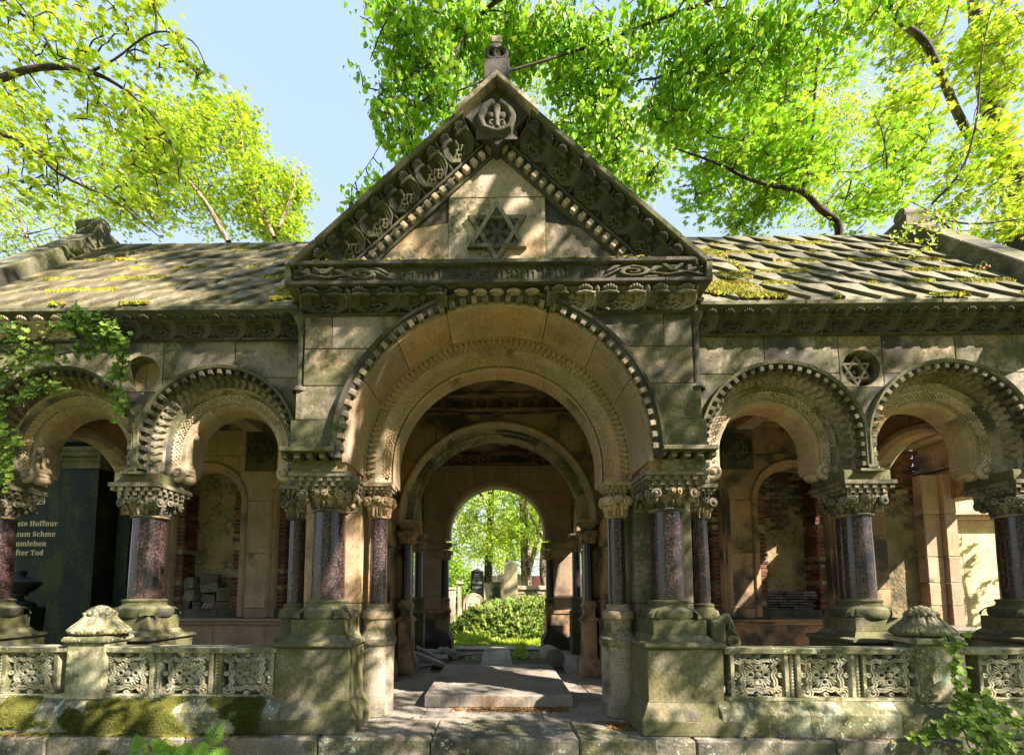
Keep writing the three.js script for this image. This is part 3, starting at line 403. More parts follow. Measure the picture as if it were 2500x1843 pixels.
function star(parent, cx, cy, z, R, w, depth, mat, name = 'star') { // hexagram of two raised triangles
  const gs = []; for (const f of [1, -1]) { const o = [], i = [], ri = R - 2 * w; for (let k = 0; k < 3; k++) { const a = PI / 2 + k * 2 * PI / 3; o.push(new THREE.Vector2(R * Math.cos(a), f * R * Math.sin(a))); i.push(new THREE.Vector2(ri * Math.cos(a), f * ri * Math.sin(a))); } const s = new THREE.Shape(o); s.holes.push(new THREE.Path(i)); const g = new THREE.ExtrudeGeometry(s, { depth: depth + (f > 0 ? 0.002 : 0), bevelEnabled: true, bevelThickness: 0.004, bevelSize: 0.004, bevelOffset: -0.004, bevelSegments: 1 }); g.translate(cx, cy, z); gs.push(boxUV(g)); }
  return add(parent, name, merge(gs), mat);
}
{ const g = portal.children.find(c => c.name === 'gable'); star(g, 0, 5.98, -5.135, 0.42, 0.05, 0.05, M.face[1]); const h = rosetteH(6); add(g, 'rosette', relief((u, v) => h(u - 0.5, v - 0.5) * 0.35, 44, 44, (u, v, e) => [(u - 0.5) * 0.42, 5.98 + (v - 0.5) * 0.42, -5.132 + e]), M.dark[1]); for (let k = 0; k < 6; k++) { const a = PI / 2 + k * PI / 3; add(g, 'boss', new THREE.SphereGeometry(0.036, 10, 8).translate(0.262 * Math.cos(a), 5.98 + 0.262 * Math.sin(a), -5.125), M.face[0]); } }
{ // roof of the portal behind the gable
  const rf = grp(portal, 'roof'); for (const s of [-1, 1]) { const m = add(rf, 'roof_slope', chip(0, 3.3, -0.12, -0.02, -4, 0, 0.02), M.roof[0]); m.geometry = chip(...(s > 0 ? [0, 3.4] : [-3.4, 0]), -0.14, -0.03, -3.9, -0.1, 0.02); m.position.set(0, 7.72, -5.5); m.rotation.z = -s * TH; }
}
// ---------------------------------------------------------------- arcade wings
const AX = [3.70, 5.84];
const roofTile = (s) => { // slab with a raised triangle: thick along the diagonal
  const w = 0.443, h = 0.535, t = 0.038, gs = [chip(-w / 2, w / 2, 0, 0.03, 0, h, 0.004)];
  const A = [s * -w / 2, 0], B = [s * -w / 2, h], C = [s * w / 2, 0]; // z = h at the eave edge; raised half lies up-slope, away from the portal
  const P = [V(w / 2 * s, 0.028, h), V(-w / 2 * s, 0.028, 0.02), V(w / 2 * s, 0.028, 0)], Q = P.map((p, i) => p.clone().setY(i === 2 ? 0.03 + t * 0.55 : 0.03 + t)); gs.push(boxUV(new ConvexGeometry([...P, ...Q]))); return merge(gs);
};
const SLOPE = Math.atan2(2.48, 2.0), RZ = -5.40, RY = 5.24;
const wings = {};
for (const s of [-1, 1]) {
  const nm = s < 0 ? 'left' : 'right';
  const wing = wings[s] = thing('arcade_wing', s < 0 ? 'left arcade wing with stone slate roof, empty round recess and ivy over its cornice' : 'right arcade wing with mossy sunlit slate roof and a star in its round recess', 'arcade');
  const q = (a, b) => s > 0 ? [a, b] : [-b, -a], holes = AX.map(x => [s * x, 3.5, 1.062]); const med = [s * 4.77, 4.49];
  const wall = grp(wing, 'wall');
  const st = (a, b, y0, y1, m, z0 = -5.65, z1 = -5.95) => { const g = stone(...q(a, b), y0, y1, z0 - rr(0, 0.004), z1, holes); if (g) add(wall, 'stone', g, pick(m)); };
  const cutsTop = [2.45, 3.35, 4.16]; st(2.45, 3.52, 4.42, 4.95, M.face); st(3.52, 4.49, 4.42, 4.95, M.face); st(5.05, 6.0, 4.42, 4.95, M.face); st(6.0, 7.38, 4.42, 4.95, M.face);
  st(2.45, 3.2, 3.9, 4.42, M.faceG); st(3.4, 4.49, 4.0, 4.42, M.face); st(5.05, 6.1, 4.0, 4.42, M.face); st(6.2, 7.38, 3.9, 4.42, M.face); st(4.3, 5.2, 3.14, 4.236, M.faceG); st(6.4, 7.38, 3.14, 3.9, M.faceG); st(2.45, 2.9, 3.0, 3.9, M.faceG);
  // medallion stones: a square with a round recess
  for (const [y0, y1, m] of [[4.236, 4.95, pick(M.face)]]) { const sh = new THREE.Shape(); const [a, b] = q(4.494, 5.046); sh.moveTo(a, y0 + 0.004); sh.lineTo(b, y0 + 0.004); sh.lineTo(b, y1 - 0.004); sh.lineTo(a, y1 - 0.004); const ho = new THREE.Path(); ho.absarc(med[0], med[1], 0.245, 0, 2 * PI, true); sh.holes.push(ho); const g = new THREE.ExtrudeGeometry(sh, { depth: 0.3, bevelEnabled: false, curveSegments: 28 }); g.translate(0, 0, -5.952); add(wall, 'stone', boxUV(g), m); }
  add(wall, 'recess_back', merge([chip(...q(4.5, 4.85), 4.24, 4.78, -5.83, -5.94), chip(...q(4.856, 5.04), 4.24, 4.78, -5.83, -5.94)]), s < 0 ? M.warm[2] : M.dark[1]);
  if (s > 0) { star(wing, med[0], med[1], -5.83, 0.225, 0.03, 0.1, M.face[3], 'star'); add(wing, 'boss', new THREE.SphereGeometry(0.06, 12, 10).translate(med[0], med[1], -5.82), M.dark[2]); }
  // solid behind the facing
  for (const [a, b] of [[2.3, 4.77], [4.77, 7.38]]) { const g = stone(...q(a, b), 3.0, 5.1, -5.98, -6.3, holes.map(h => [h[0], h[1], 0.90]), 0.001); if (g) add(wall, 'wall_core', g, M.inner[1]); }
  add(wing, 'hollow_moulding', merge([chip(...q(2.36, 7.5), 4.93, 5.18, -5.66, -6.4), chip(...q(2.36, 7.5), 4.925, 4.955, -5.60, -5.8, 0.006)]), M.dark[1]);
  const cor = grp(wing, 'cornice'); for (let k = 0; k < 11; k++) cornicePiece(cor, s * (2.62 + k * 0.465), 4.945, -5.655, 0.465, 0.235, 0.20, pick(s < 0 && k > 6 ? M.carve : M.dark));
  // arches
  AX.forEach((ax, i) => {
    const cx = s * ax, cy = 3.5, a = grp(wing, 'arch'), stl = 0.36, N = 40;
    const hood = add(a, 'arch_hood', sweepArch([[1.035, -5.7], [1.04, -5.60], [1.075, -5.585], [1.085, -5.60], [1.085, -5.75], [1.035, -5.75]], cx, cy, -stl, PI + stl, N), M.green[i]);
    const skip = 0; dentilRing(a, cx, cy, stl, 31, 0.965, 1.038, -5.61, -5.72, i ? [M.face[3], M.dark[2], M.dark[1]] : M.dark, 0.062);
    add(a, 'arch_order', sweepArch([[0.99, -5.71], [1.05, -5.70], [1.05, -6.0], [0.80, -6.2], [0.805, -5.955], [0.835, -5.905], [0.85, -5.87], [0.865, -5.86], [0.965, -5.775], [0.98, -5.745]], cx, cy, -0.49, PI + 0.49, N), M.face[i ? 3 : 1]);
    add(a, 'leaf_moulding', ringRelief(leafH, cx, cy, 0.2, 32, 0.975, 0.872, -5.77, -5.85, 0.038, 10, 12), M.face[i ? 4 : 2]);
    add(a, 'diaper_moulding', ringRelief(diaperH, cx, cy, 0.2, 26, 0.815, 0.705, -5.955, -5.975, 0.028, 12, 12), M.carve[2]);
    const inr = add(a, 'inner_order', sweepArch([[0.63, -6.08], [0.635, -6.03], [0.665, -5.995], [0.7, -5.99], [0.715, -5.98], [0.815, -5.96], [0.83, -6.1], [0.83, -6.3], [0.63, -6.3]], cx, cy, -0.30, PI + 0.30, N), M.warm[1]);
    const js = [-14, 26, 62, 118, 150, 194]; for (let k = 0; k < 5; k++) add(inr, 'voussoir', sweepArch([[0.622, -6.09], [0.627, -6.035], [0.66, -5.988], [0.70, -5.986], [0.70, -6.1], [0.70, -6.302], [0.622, -6.302]], cx, cy, js[k] * PI / 180 + 0.004, js[k + 1] * PI / 180 - 0.004, 12), pick(M.warm));
    for (const e of [-1, 1]) { const sc0 = new THREE.TorusGeometry(0.085, 0.04, 8, 16).translate(cx + e * 0.76, 3.2, -5.98), sc1 = new THREE.SphereGeometry(0.05, 10, 8).translate(cx + e * 0.76, 3.2, -5.96); const ft = new THREE.SphereGeometry(0.115, 14, 10, 0, 2 * PI, PI / 2, PI / 2).scale(0.75, 1, 1.4).translate(cx + e * 0.72, 3.2, -6.15); add(a, 'scroll_corbel', merge([sc0, sc1, ft]), M.carve[2]); }
  });
  // springing block over the column, column itself
  for (const x of [4.77, 6.91]) {
    add(wing, 'springer', merge([chip(s * x - 0.30, s * x + 0.30, 3.0, 3.14, -5.67, -6.28, 0.01), chip(s * x - 0.05, s * x + 0.05, 3.12, 3.7, -5.60, -5.8, 0.008)]), M.green[1]);
    add(wing, 'hood_foot', merge([chip(s * x - 0.15, s * x + 0.15, 3.10, 3.14, -5.585, -5.75, 0.006), new THREE.CylinderGeometry(0.035, 0.035, 0.1, 12).rotateZ(PI / 2).translate(s * x, 3.16, -5.61)]), M.green[0]);
    bigColumn(wing, s * x, -5.95, M.green[2], M.capital[s < 0 ? 2 : 1], { wing: 1 });
  }
  // roof: rows of stone slates, each a mesh
  const roof = grp(wing, 'roof'); roof.position.set(0, RY, RZ); roof.rotation.x = SLOPE;
  const tg = roofTile(s), L = 3.2, rows = 6, rh = L / rows;
  add(roof, 'roof_bed', chip(...q(2.3, 7.3), -0.2, -0.01, -L - 0.02, 0.05, 0.01), M.roof[0]);
  for (let r = 0; r < rows; r++) for (let k = 0; k < 12; k++) { const x = 2.18 + 0.443 * (k + 0.5) + (r % 2 ? 0 : 0.0) + 0.03 * r * 0; if (x > 7.3) continue; const m = add(roof, 'roof_tile', tg, pick(M.roof)); m.position.set(s * x + rr(-0.004, 0.004), r * 0.001 + rr(0, 0.006), -(r + 1) * rh + 0.0); m.rotation.set(0.028 + rr(-0.006, 0.006), rr(-0.006, 0.006), s * 0.01); }
  roof.children.filter(c => c.name === 'roof_tile').forEach(c => { c.scale.z = rh / 0.535 * 1.0; });
  add(wing, 'eaves_stone', merge([[2.4, 3.9], [3.905, 5.6], [5.605, 7.45]].map(([a, b]) => chip(...q(a, b), 5.19, 5.25, -5.37, -6.2, 0.008))), M.roof[1]);
  add(wing, 'ridge_stone', chip(...q(2.0, 7.3), 7.62, 7.76, -7.34, -7.56, 0.03), M.roof[1]);
  { const bk = add(wing, 'roof_back', chip(...q(2.0, 7.3), -0.1, 0, -3.2, 0, 0.02), M.roof[0]); bk.position.set(0, 7.7, -7.45); bk.rotation.x = -SLOPE; }
  // gable coping at the end of the roof
  const cop = grp(wing, 'gable_coping'); cop.position.set(0, RY, RZ); cop.rotation.x = SLOPE;
  add(cop, 'coping_stone', merge([chip(...q(7.02, 7.42), -0.3, 0.24, -1.9, 0.25, 0.015)]), M.roof[2]); add(cop, 'coping_stone', chip(...q(7.02, 7.42), -0.3, 0.24, -3.1, -1.905, 0.015), M.roof[3]);
  const kn = grp(wing, 'coping_kneeler'); add(kn, 'block', chip(...q(7.0, 7.44), 7.3, 8.02, -7.2, -7.75, 0.015), M.roof[1]); add(kn, 'roll', new THREE.CylinderGeometry(0.11, 0.11, 0.46, 20).rotateZ(PI / 2).translate(s * 7.22, 8.06, -7.3), M.roof[2]);
  // ceiling and transverse arch at the end of the gallery
  add(wing, 'ceiling', merge([chip(...q(2.3, 7.4), 4.83, 4.93, -6.2, -8.5), chip(...q(4.6, 4.95), 4.68, 4.84, -6.4, -8.5, 0.01)]), M.warm[2]);
  { const tv = grp(wing, 'transverse_arch'); const prof = [[0.92, 0.12], [0.98, 0.2], [1.06, 0.2], [1.08, 0.16], [1.08, -0.16], [1.06, -0.2], [0.98, -0.2], [0.92, -0.12]];
    const ro = m => { m.rotation.y = PI / 2; m.position.set(s * 7.0, 0, -7.27); return m; };
    const jd = [-12, 40, 70, 110, 140, 192]; for (let k = 0; k < 5; k++) ro(add(tv, 'voussoir', sweepArch(prof, 0, 3.22, jd[k] * PI / 180 + 0.004, jd[k + 1] * PI / 180 - 0.004, 12), pick(M.warm)));
    for (const [y0, y1] of [[3.0, 3.9], [3.9, 4.85], [4.85, 7.2]]) for (const [a, b] of [[-1.25, 0], [0, 1.25]]) { const top = y1 > 5; const g = stone(a, b, y0, y1, -0.15, 0.15, [[0, 3.22, 1.05]]); if (g) { if (top) { const p = g.attributes.position; for (let i = 0; i < p.count; i++) { const x = p.getX(i), lim = 7.2 - Math.abs(x) * 1.1; if (p.getY(i) > lim) p.setY(i, Math.max(4.86, lim)); } } ro(add(tv, 'stone', g, pick(M.inner))); } }
  }
}
// ---------------------------------------------------------------- rear walls of the galleries with niches
for (const s of [-1, 1]) {
  const w = thing('rear_wall', s < 0 ? 'dim rear wall of the left gallery with plastered niches and clean sandstone pilaster' : 'stained rear wall of the right gallery with brick patched niches and star stone', 'wall');
  const q = (a, b) => s > 0 ? [a, b] : [-b, -a], N = [5.62, 3.62], holes = N.map(x => [s * x, 3.28, 0.80]); const mats = s < 0 ? M.warm : M.inner;
  const st = (a, b, y0, y1, m = mats, z = -8.4) => { const g = stone(...q(a, b), y0, y1, z - rr(0, 0.006), -8.85, holes); if (g) add(w, 'stone', g, pick(m)); };
  st(4.32, 4.92, 3.9, 4.72, M.dark, -8.38); for (const [a, b] of [[2.4, 3.2], [3.2, 4.32], [4.92, 5.9], [5.9, 7.0]]) { st(a, b, 4.2, 4.72); st(a, b, 3.6, 4.2); } st(2.4, 7.4, 4.72, 4.9, M.inner);
  for (const [y0, y1] of [[3.3, 3.9], [2.29, 3.3], [1.25, 2.29], [1.06, 1.25]]) st(4.25, 5.0, y0, y1, mats, -8.37); for (const [y0, y1] of [[2.6, 3.6], [1.6, 2.6], [1.06, 1.6]]) { st(6.35, 7.35, y0, y1); st(2.2, 2.85, y0, y1); }
  add(w, 'sill_moulding', merge([chip(...q(2.2, 7.35), 1.0, 1.055, -8.28, -8.8, 0.012), chip(...q(2.2, 7.35), 0.94, 1.0, -8.33, -8.8, 0.01)]), mats[1]);
  for (const [a, b] of [[2.2, 3.3], [3.3, 4.4], [4.4, 5.4], [5.4, 6.4], [6.4, 7.35]]) add(w, 'stone', chip(s * (a + 0.004), s * (b - 0.004), 0, 0.938, -8.39 - rr(0, 0.006), -8.85, 0.006), pick(mats));
  star(w, s * 4.62, 4.32, -8.39, 0.25, 0.035, 0.03, M.dark[2]); add(w, 'ring', new THREE.TorusGeometry(0.25, 0.018, 8, 36).translate(s * 4.62, 4.32, -8.375), M.dark[0]);
  N.forEach((nx, i) => {
    const cx = s * nx, fr = grp(w, 'niche'); const jd = [-62, 20, 65, 115, 160, 242];
    for (let k = 0; k < 5; k++) { const toS = d => { const a = d * PI / 180; return a < 0 ? a / (62 * PI / 180) * 2.2 : a > PI ? PI + (a - PI) / (62 * PI / 180) * 2.2 : a; }; add(fr, 'frame_stone', sweepArch([[0.62, -8.48], [0.625, -8.45], [0.66, -8.40], [0.70, -8.39], [0.72, -8.36], [0.77, -8.345], [0.795, -8.36], [0.805, -8.40], [0.805, -8.6], [0.62, -8.6]], cx, 3.28, toS(jd[k]) + 0.003, toS(jd[k + 1]) - 0.003, 16), pick(mats)); }
    add(fr, 'back_plaster', (() => { const g = relief((u, v) => 0.05 * F.a[Math.floor((v * 700 + 40 * i) % 1024) * NS + Math.floor((u * 500 + 300 * (s + 1) + 200 * i) % 1024)], 40, 60, (u, v, h) => [cx + (u - 0.5) * 1.7, 1.0 + v * 3.1, -8.86 + h]); return g; })(), pick(M.plaster));
    add(fr, 'niche_sill', chip(cx - 0.66, cx + 0.66, 1.0, 1.22, -8.42, -8.9, 0.01), M.dark[2]);
    // brick reveals
    const out = s; for (const e of [-1, 1]) for (let c = 0; c < 30; c++) { const y = 1.235 + c * 0.076; const broken = rnd() < 0.12; let x0 = cx + e * 0.50, x1 = cx + e * 0.66; if (e === s || c % 2) x0 = cx + e * (0.46 + rr(0, 0.03)); for (const [z0, z1] of c % 2 ? [[-8.475, -8.58], [-8.59, -8.84]] : [[-8.475, -8.70], [-8.71, -8.84]]) if (!broken) add(fr, 'brick', chip(x0, x1, y, y + 0.063, z0, z1, 0.006), pick(M.brick)); }
    add(fr, 'mortar_bed', merge([-1, 1].map(e => chip(cx + e * 0.515, cx + e * 0.67, 1.22, 3.5, -8.485, -8.87, 0.004))), M.plaster[2]);
    if (s > 0 && i === 0) for (let c = 0; c < 15; c++) for (let k = 0; k < 6; k++) { const y = 2.78 + c * 0.077, x = cx - 0.62 + k * 0.235 + (c % 2) * 0.115; if (y < 3.0 + 0.25 * Math.sin(k * 2.1 + 1) || Math.hypot(x + 0.1 - cx, Math.max(0, y - 3.25)) > 0.66) continue; add(fr, 'brick', chip(x, x + 0.222, y, y + 0.064, -8.795 - rr(0, 0.012), -8.85, 0.006), pick([M.brick[4], M.rubble[0], M.rubble[1], M.brick[0]])); }
  });
}
// ---------------------------------------------------------------- nave behind the portal: middle arch, rear hall
const hall = thing('vaulted_hall', 'shady sandstone hall of two arches behind the portal, opening on the cemetery', 'hall');
{
  const mid = grp(hall, 'middle_wall'), hm = [[0, 2.97, 1.78]];
  for (const [a, b, y0, y1] of [[-2.6, -1.2, 4.1, 5.02], [-1.2, 1.2, 4.5, 5.02], [1.2, 2.6, 4.1, 5.02], [-2.6, -1.0, 2.9, 4.1], [1.0, 2.6, 2.9, 4.1]]) { const g = stone(a, b, y0, y1, -8.42, -8.9, hm); if (g) add(mid, 'stone', g, pick(M.inner)); }
  const rings = [[[1.77, -8.5], [1.775, -8.40], [1.80, -8.34], [1.84, -8.31], [1.88, -8.33], [1.905, -8.38], [1.905, -8.6], [1.77, -8.6]], [[1.63, -8.62], [1.64, -8.56], [1.67, -8.53], [1.70, -8.53], [1.71, -8.50], [1.77, -8.49], [1.80, -8.9], [1.63, -8.9]]];
  const jd = [-6, 16, 62, 118, 164, 186]; rings.forEach((p, i) => { for (let k = 0; k < 5; k++) add(mid, 'voussoir', sweepArch(p, 0, 2.97, jd[k] * PI / 180 + 0.003, jd[k + 1] * PI / 180 - 0.003, 14), i ? M.face[k % 4] : M.warm[k % 5]); });
  add(mid, 'beam', merge([chip(-2.5, 2.5, 5.02, 5.34, -8.3, -8.9, 0.01), chip(-2.5, 2.5, 5.02, 5.07, -8.2, -8.35), chip(-2.5, 2.5, 5.28, 5.34, -8.15, -8.35)]), M.inner[0]);
  for (let k = 0; k < 13; k++) { const x = -1.8 + k * 0.3; add(mid, 'ring_ornament', merge([new THREE.TorusGeometry(0.085, 0.016, 6, 20).translate(x, 5.175, -8.295), new THREE.TorusGeometry(0.035, 0.014, 6, 12).translate(x - 0.035, 5.165, -8.29), new THREE.TorusGeometry(0.035, 0.014, 6, 12).translate(x + 0.035, 5.165, -8.29)]), M.dark[1]); }
  // ceiling coffers of the front bay
  const ce = grp(hall, 'ceiling'); for (const [a, b] of [[-2.5, -0.55], [-0.545, 1.05], [1.055, 2.5]]) for (const [c, d] of [[-6.1, -7.2], [-7.205, -8.4]]) add(ce, 'ceiling_slab', chip(a, b, 5.36, 5.5, c, d, 0.01), M.inner[Math.floor(rr(0, 3))]);
  add(ce, 'ceiling_slab', chip(-2.4, 2.4, 5.36, 5.5, -8.4, -12.6, 0.01), M.inner[1]); add(ce, 'ceiling_beam', merge([chip(-2.45, -2.2, 4.95, 5.36, -6.2, -8.4), chip(2.2, 2.45, 4.95, 5.36, -6.2, -8.4)]), M.inner[1]);
  for (const s of [-1, 1]) {
    // side arch between front bay and gallery
    const sa = grp(hall, 'side_arch'); for (let k = 0; k < 5; k++) { const m = add(sa, 'voussoir', sweepArch([[0.88, 0.16], [1.06, 0.2], [1.06, -0.2], [0.88, -0.16]], 0, 3.1, k * PI / 5 + 0.004, (k + 1) * PI / 5 - 0.004, 10), pick(M.inner)); m.rotation.y = PI / 2; m.position.set(s * 2.3, 0, -7.25); }
    { const g = stone(-1.15, 1.15, 3.0, 4.97, -0.14, 0.14, [[0, 3.1, 1.05]]); const m = add(sa, 'stone', g, M.inner[2]); m.rotation.y = PI / 2; m.position.set(s * 2.3, 0, -7.25); }
    // middle piers with stepped plinths
    const mp = grp(hall, 'middle_pier'), q = (a, b) => s > 0 ? [a, b] : [-b, -a];
    for (const [x0, x1, z0, z1, m] of [[1.92, 2.42, -8.12, -8.7, M.inner], [1.66, 2.1, -8.58, -8.95, M.inner]]) { const [a, b] = q(x0, x1); add(mp, 'plinth', rectSweep([[0.07, 0], [0.07, 0.2], [0, 0.36], [0, 0.96], [0.03, 0.97], [0.035, 1.0], [0.01, 1.04], [-0.02, 1.08]], a, b, z1, z0), pick(m)); for (const [y0, y1] of [[1.08, 1.42], [1.42, 2.4], [2.4, 2.92]]) add(mp, 'stone', chip(a + 0.03, b - 0.03, y0 + 0.002, y1 - 0.002, z0 - 0.03, z1 + 0.03, 0.02), pick(m)); }
    { const [a, b] = q(1.62, 1.86); add(mp, 'colonnette_pedestal', rectSweep([[0.06, 0], [0.06, 0.2], [0, 0.36], [0, 1.0], [0.03, 1.01], [0.03, 1.05], [-0.02, 1.1], [-0.02, 1.24], [0.01, 1.27], [0, 1.33], [-0.04, 1.4]], a, b, -8.62, -8.38), M.inner[2]); const c = grp(hall, 'column'); put(c, 'shaft', lathe([[0.09, 1.38], [0.085, 2.5]], 20), M.granite2, s * 1.74, -8.5); put(c, 'capital', GEO.capS, M.inner[3], s * 1.74, -8.5).position.y = 2.47; put(c, 'abacus', GEO.abacusS, M.inner[3], s * 1.74, -8.5).position.y = -0.08; }
    // side walls of the rear hall with a wide arch each
    const sw = grp(hall, 'side_wall'); const ro = m => { m.rotation.y = PI / 2; m.position.set(s * 2.16, 0, -10.45); return m; };
    for (const [a, b, y0, y1] of [[-1.55, -0.5, 2.86, 5.36], [-0.5, 0.5, 4.0, 5.36], [0.5, 1.55, 2.86, 5.36]]) { const g = stone(a, b, y0, y1, -0.14, 0.14, [[0, 3.0, 0.98]]); if (g) ro(add(sw, 'stone', g, pick(M.inner))); }
    for (let k = 0; k < 5; k++) ro(add(sw, 'voussoir', sweepArch([[0.82, 0.12], [0.86, 0.18], [0.98, 0.2], [0.99, -0.18], [0.82, -0.12]], 0, 3.0, -0.15 + k * (PI + 0.3) / 5 + 0.004, -0.15 + (k + 1) * (PI + 0.3) / 5 - 0.004, 10), pick(M.warm)));
    smallColumn(hall, s * 2.02, -11.3, M.green[0], M.warm[1], M.granite2, { square: 1 }); smallColumn(hall, s * 2.1, -9.4, M.green[0], M.inner[1], M.granite2, { square: 1 });
    add(sw, 'low_wall', chip(...q(2.05, 2.35), 0, 0.5, -8.9, -11.9, 0.02), M.dark[1]);
    // rear piers
    const rp = grp(hall, 'rear_pier'); const [a, b] = q(1.32, 2.05); add(rp, 'plinth', rectSweep([[0.1, 0], [0.1, 0.24], [0, 0.42]], a, b, -12.5, -11.98), M.dark[1]); add(rp, 'pedestal', rectSweep([[0, 0.42], [0, 0.94], [0.025, 0.95], [0.025, 1.02], [-0.03, 1.06]], a, b, -12.5, -11.98), M.inner[2]); for (const [y0, y1] of [[1.06, 1.4], [1.4, 2.45], [2.45, 2.7]]) add(rp, 'stone', chip(...q(1.52, 2.12), y0 + 0.003, y1 - 0.003, -12.0, -12.45, 0.01), pick(M.warm)); add(rp, 'impost', rectSweep([[0, 2.7], [0.03, 2.72], [0.04, 2.78], [0.06, 2.82], [0.06, 2.86]], ...q(1.52, 2.05), -12.45, -12.0), M.warm[3]);
    { const c = grp(hall, 'column'); put(c, 'shaft', lathe([[0.1, 1.36], [0.094, 2.4]], 20), M.granite2, s * 1.42, -12.1); put(c, 'base', lathe([[0.15, 1.04], [0.14, 1.08], [0.125, 1.1], [0.125, 1.27], [0.14, 1.29], [0.13, 1.34], [0.1, 1.37]], 20), M.inner[1], s * 1.42, -12.1); put(c, 'capital', GEO.capS, M.warm[2], s * 1.42, -12.1).position.y = 2.4; put(c, 'abacus', GEO.abacusS, M.warm[2], s * 1.42, -12.1).position.y = -0.14; }
  }
  const rw = grp(hall, 'rear_wall'); for (const [a2, b2, y0, y1] of [[-2.3, -0.62, 4.3, 5.02], [-0.62, 0.62, 4.5, 5.02], [0.62, 2.3, 4.3, 5.02], [-2.3, -0.9, 2.86, 4.3], [0.9, 2.3, 2.86, 4.3]]) { const g = stone(a2, b2, y0, y1, -12.02, -12.5, [[0, 3.13, 1.44]]); if (g) add(rw, 'stone', g, pick(M.warm)); }
  const jr = [-10, 30, 66, 114, 150, 190]; for (let k = 0; k < 5; k++) add(rw, 'voussoir', sweepArch([[1.30, -12.1], [1.31, -12.04], [1.35, -12.02], [1.37, -11.99], [1.45, -11.98], [1.48, -12.0], [1.48, -12.5], [1.30, -12.5]], 0, 3.13, jr[k] * PI / 180 + 0.003, jr[k + 1] * PI / 180 - 0.003, 12), pick(M.warm));
  add(rw, 'frieze', merge([chip(-2.2, 2.2, 5.02, 5.36, -11.95, -12.5, 0.01), chip(-2.2, 2.2, 5.02, 5.06, -11.88, -12), chip(-2.2, 2.2, 5.26, 5.36, -11.85, -12)]), M.inner[1]);
  for (let k = 0; k < 14; k++) add(rw, 'ring_ornament', new THREE.TorusGeometry(0.075, 0.018, 6, 16).translate(-1.625 + k * 0.25, 5.16, -11.945), M.dark[1]);
  add(hall, 'roof', merge([chip(-2.6, 2.6, 5.52, 5.64, -6.0, -12.7, 0.02)]), M.roof[0]);
}
// ---------------------------------------------------------------- balustrades
function ribbon(pts, w, z0, z1, groove = 0.008) { // flat band following a plane curve, with a groove down its middle
  const c = new THREE.CatmullRomCurve3(pts.map(p => V(p[0], p[1], 0)), false, 'centripetal'), n = pts.length * 4, pr = [[-w, z0], [-w, z1], [-w * 0.35, z1], [-w * 0.2, z1 - groove], [w * 0.2, z1 - groove], [w * 0.35, z1], [w, z1], [w, z0]], pos = [];
  const R = []; for (let i = 0; i <= n; i++) { const p = c.getPoint(i / n), t = c.getTangent(i / n), k = pts.length > 10 && i < n * 0.3 ? 0.7 + 1 * i / n : 1; R.push(pr.map(([a, z]) => [p.x - t.y * a * k, p.y + t.x * a * k, z])); }
  for (let i = 0; i < n; i++) for (let k = 0; k < pr.length; k++) { const l = (k + 1) % pr.length, a = R[i][k], b = R[i + 1][k], d = R[i + 1][l], e = R[i][l]; pos.push(...a, ...d, ...b, ...a, ...e, ...d); }
  const g = new THREE.BufferGeometry(); g.setAttribute('position', new THREE.Float32BufferAttribute(pos, 3)); g.computeVertexNormals(); return boxUV(toCreasedNormals(g, 0.6));
}
const panelGeo = (() => {
  const L = []; for (let k = 0; k < 4; k++) { const pts = []; for (let i = 0; i <= 11; i++) { const t = i / 11, a = PI * 0.9 - t * 2 * PI * 1.15, r = 0.016 + 0.048 * t; pts.push([-0.185 + r * Math.cos(a), 0.185 + r * Math.sin(a)]); } pts.push([-0.10, 0.148], [-0.055, 0.168], [0, 0.142], [0.06, 0.168], [0.12, 0.165]); const g = ribbon(pts, 0.021, -0.05, 0.022); g.rotateZ(-k * PI / 2); L.push(g); }
  const knob = new THREE.SphereGeometry(0.016, 8, 6); for (let k = 0; k < 4; k++) { const a = k * PI / 2; L.push(knob.clone().translate(0.185 * (k % 2 ? 1 : -1), 0.185 * (k < 2 ? 1 : -1), 0.018)); L.push(new THREE.CylinderGeometry(0.03, 0.03, 0.06, 14).rotateX(PI / 2).translate(0.215 * Math.cos(a), 0.215 * Math.sin(a), -0.01)); L.push(new THREE.TorusGeometry(0.02, 0.007, 6, 14).translate(0.215 * Math.cos(a), 0.215 * Math.sin(a), 0.02)); }
  return boxUV(merge(L)); })();
const rosGeo = (() => {
  const L = [new THREE.SphereGeometry(0.034, 14, 10).scale(1, 1, 0.6).translate(0, 0, 0.012)];
  for (let k = 0; k < 4; k++) { const a = k * PI / 2, e = [Math.cos(a), Math.sin(a)]; L.push(new THREE.TorusGeometry(0.032, 0.013, 8, 16).translate(0.078 * e[0], 0.078 * e[1], 0.004)); for (const d of [-0.55, -0.33, 0.33, 0.55, -0.785]) { const b = a + d; L.push(new THREE.SphereGeometry(1, 8, 6).scale(0.056, 0.013, 0.015).translate(0.104, 0, 0).rotateZ(b)); } }
  return boxUV(merge(L)); })();
const beadGeo = (() => { const L = []; for (let k = 0; k < 4; k++) for (let i = 0; i < 9; i++) { const t = i / 8; L.push(new THREE.OctahedronGeometry(0.009).translate(-0.10 + 0.22 * t, 0.157 + 0.012 * Math.cos(t * 12), 0.02).rotateZ(-k * PI / 2)); } return merge(L); })();
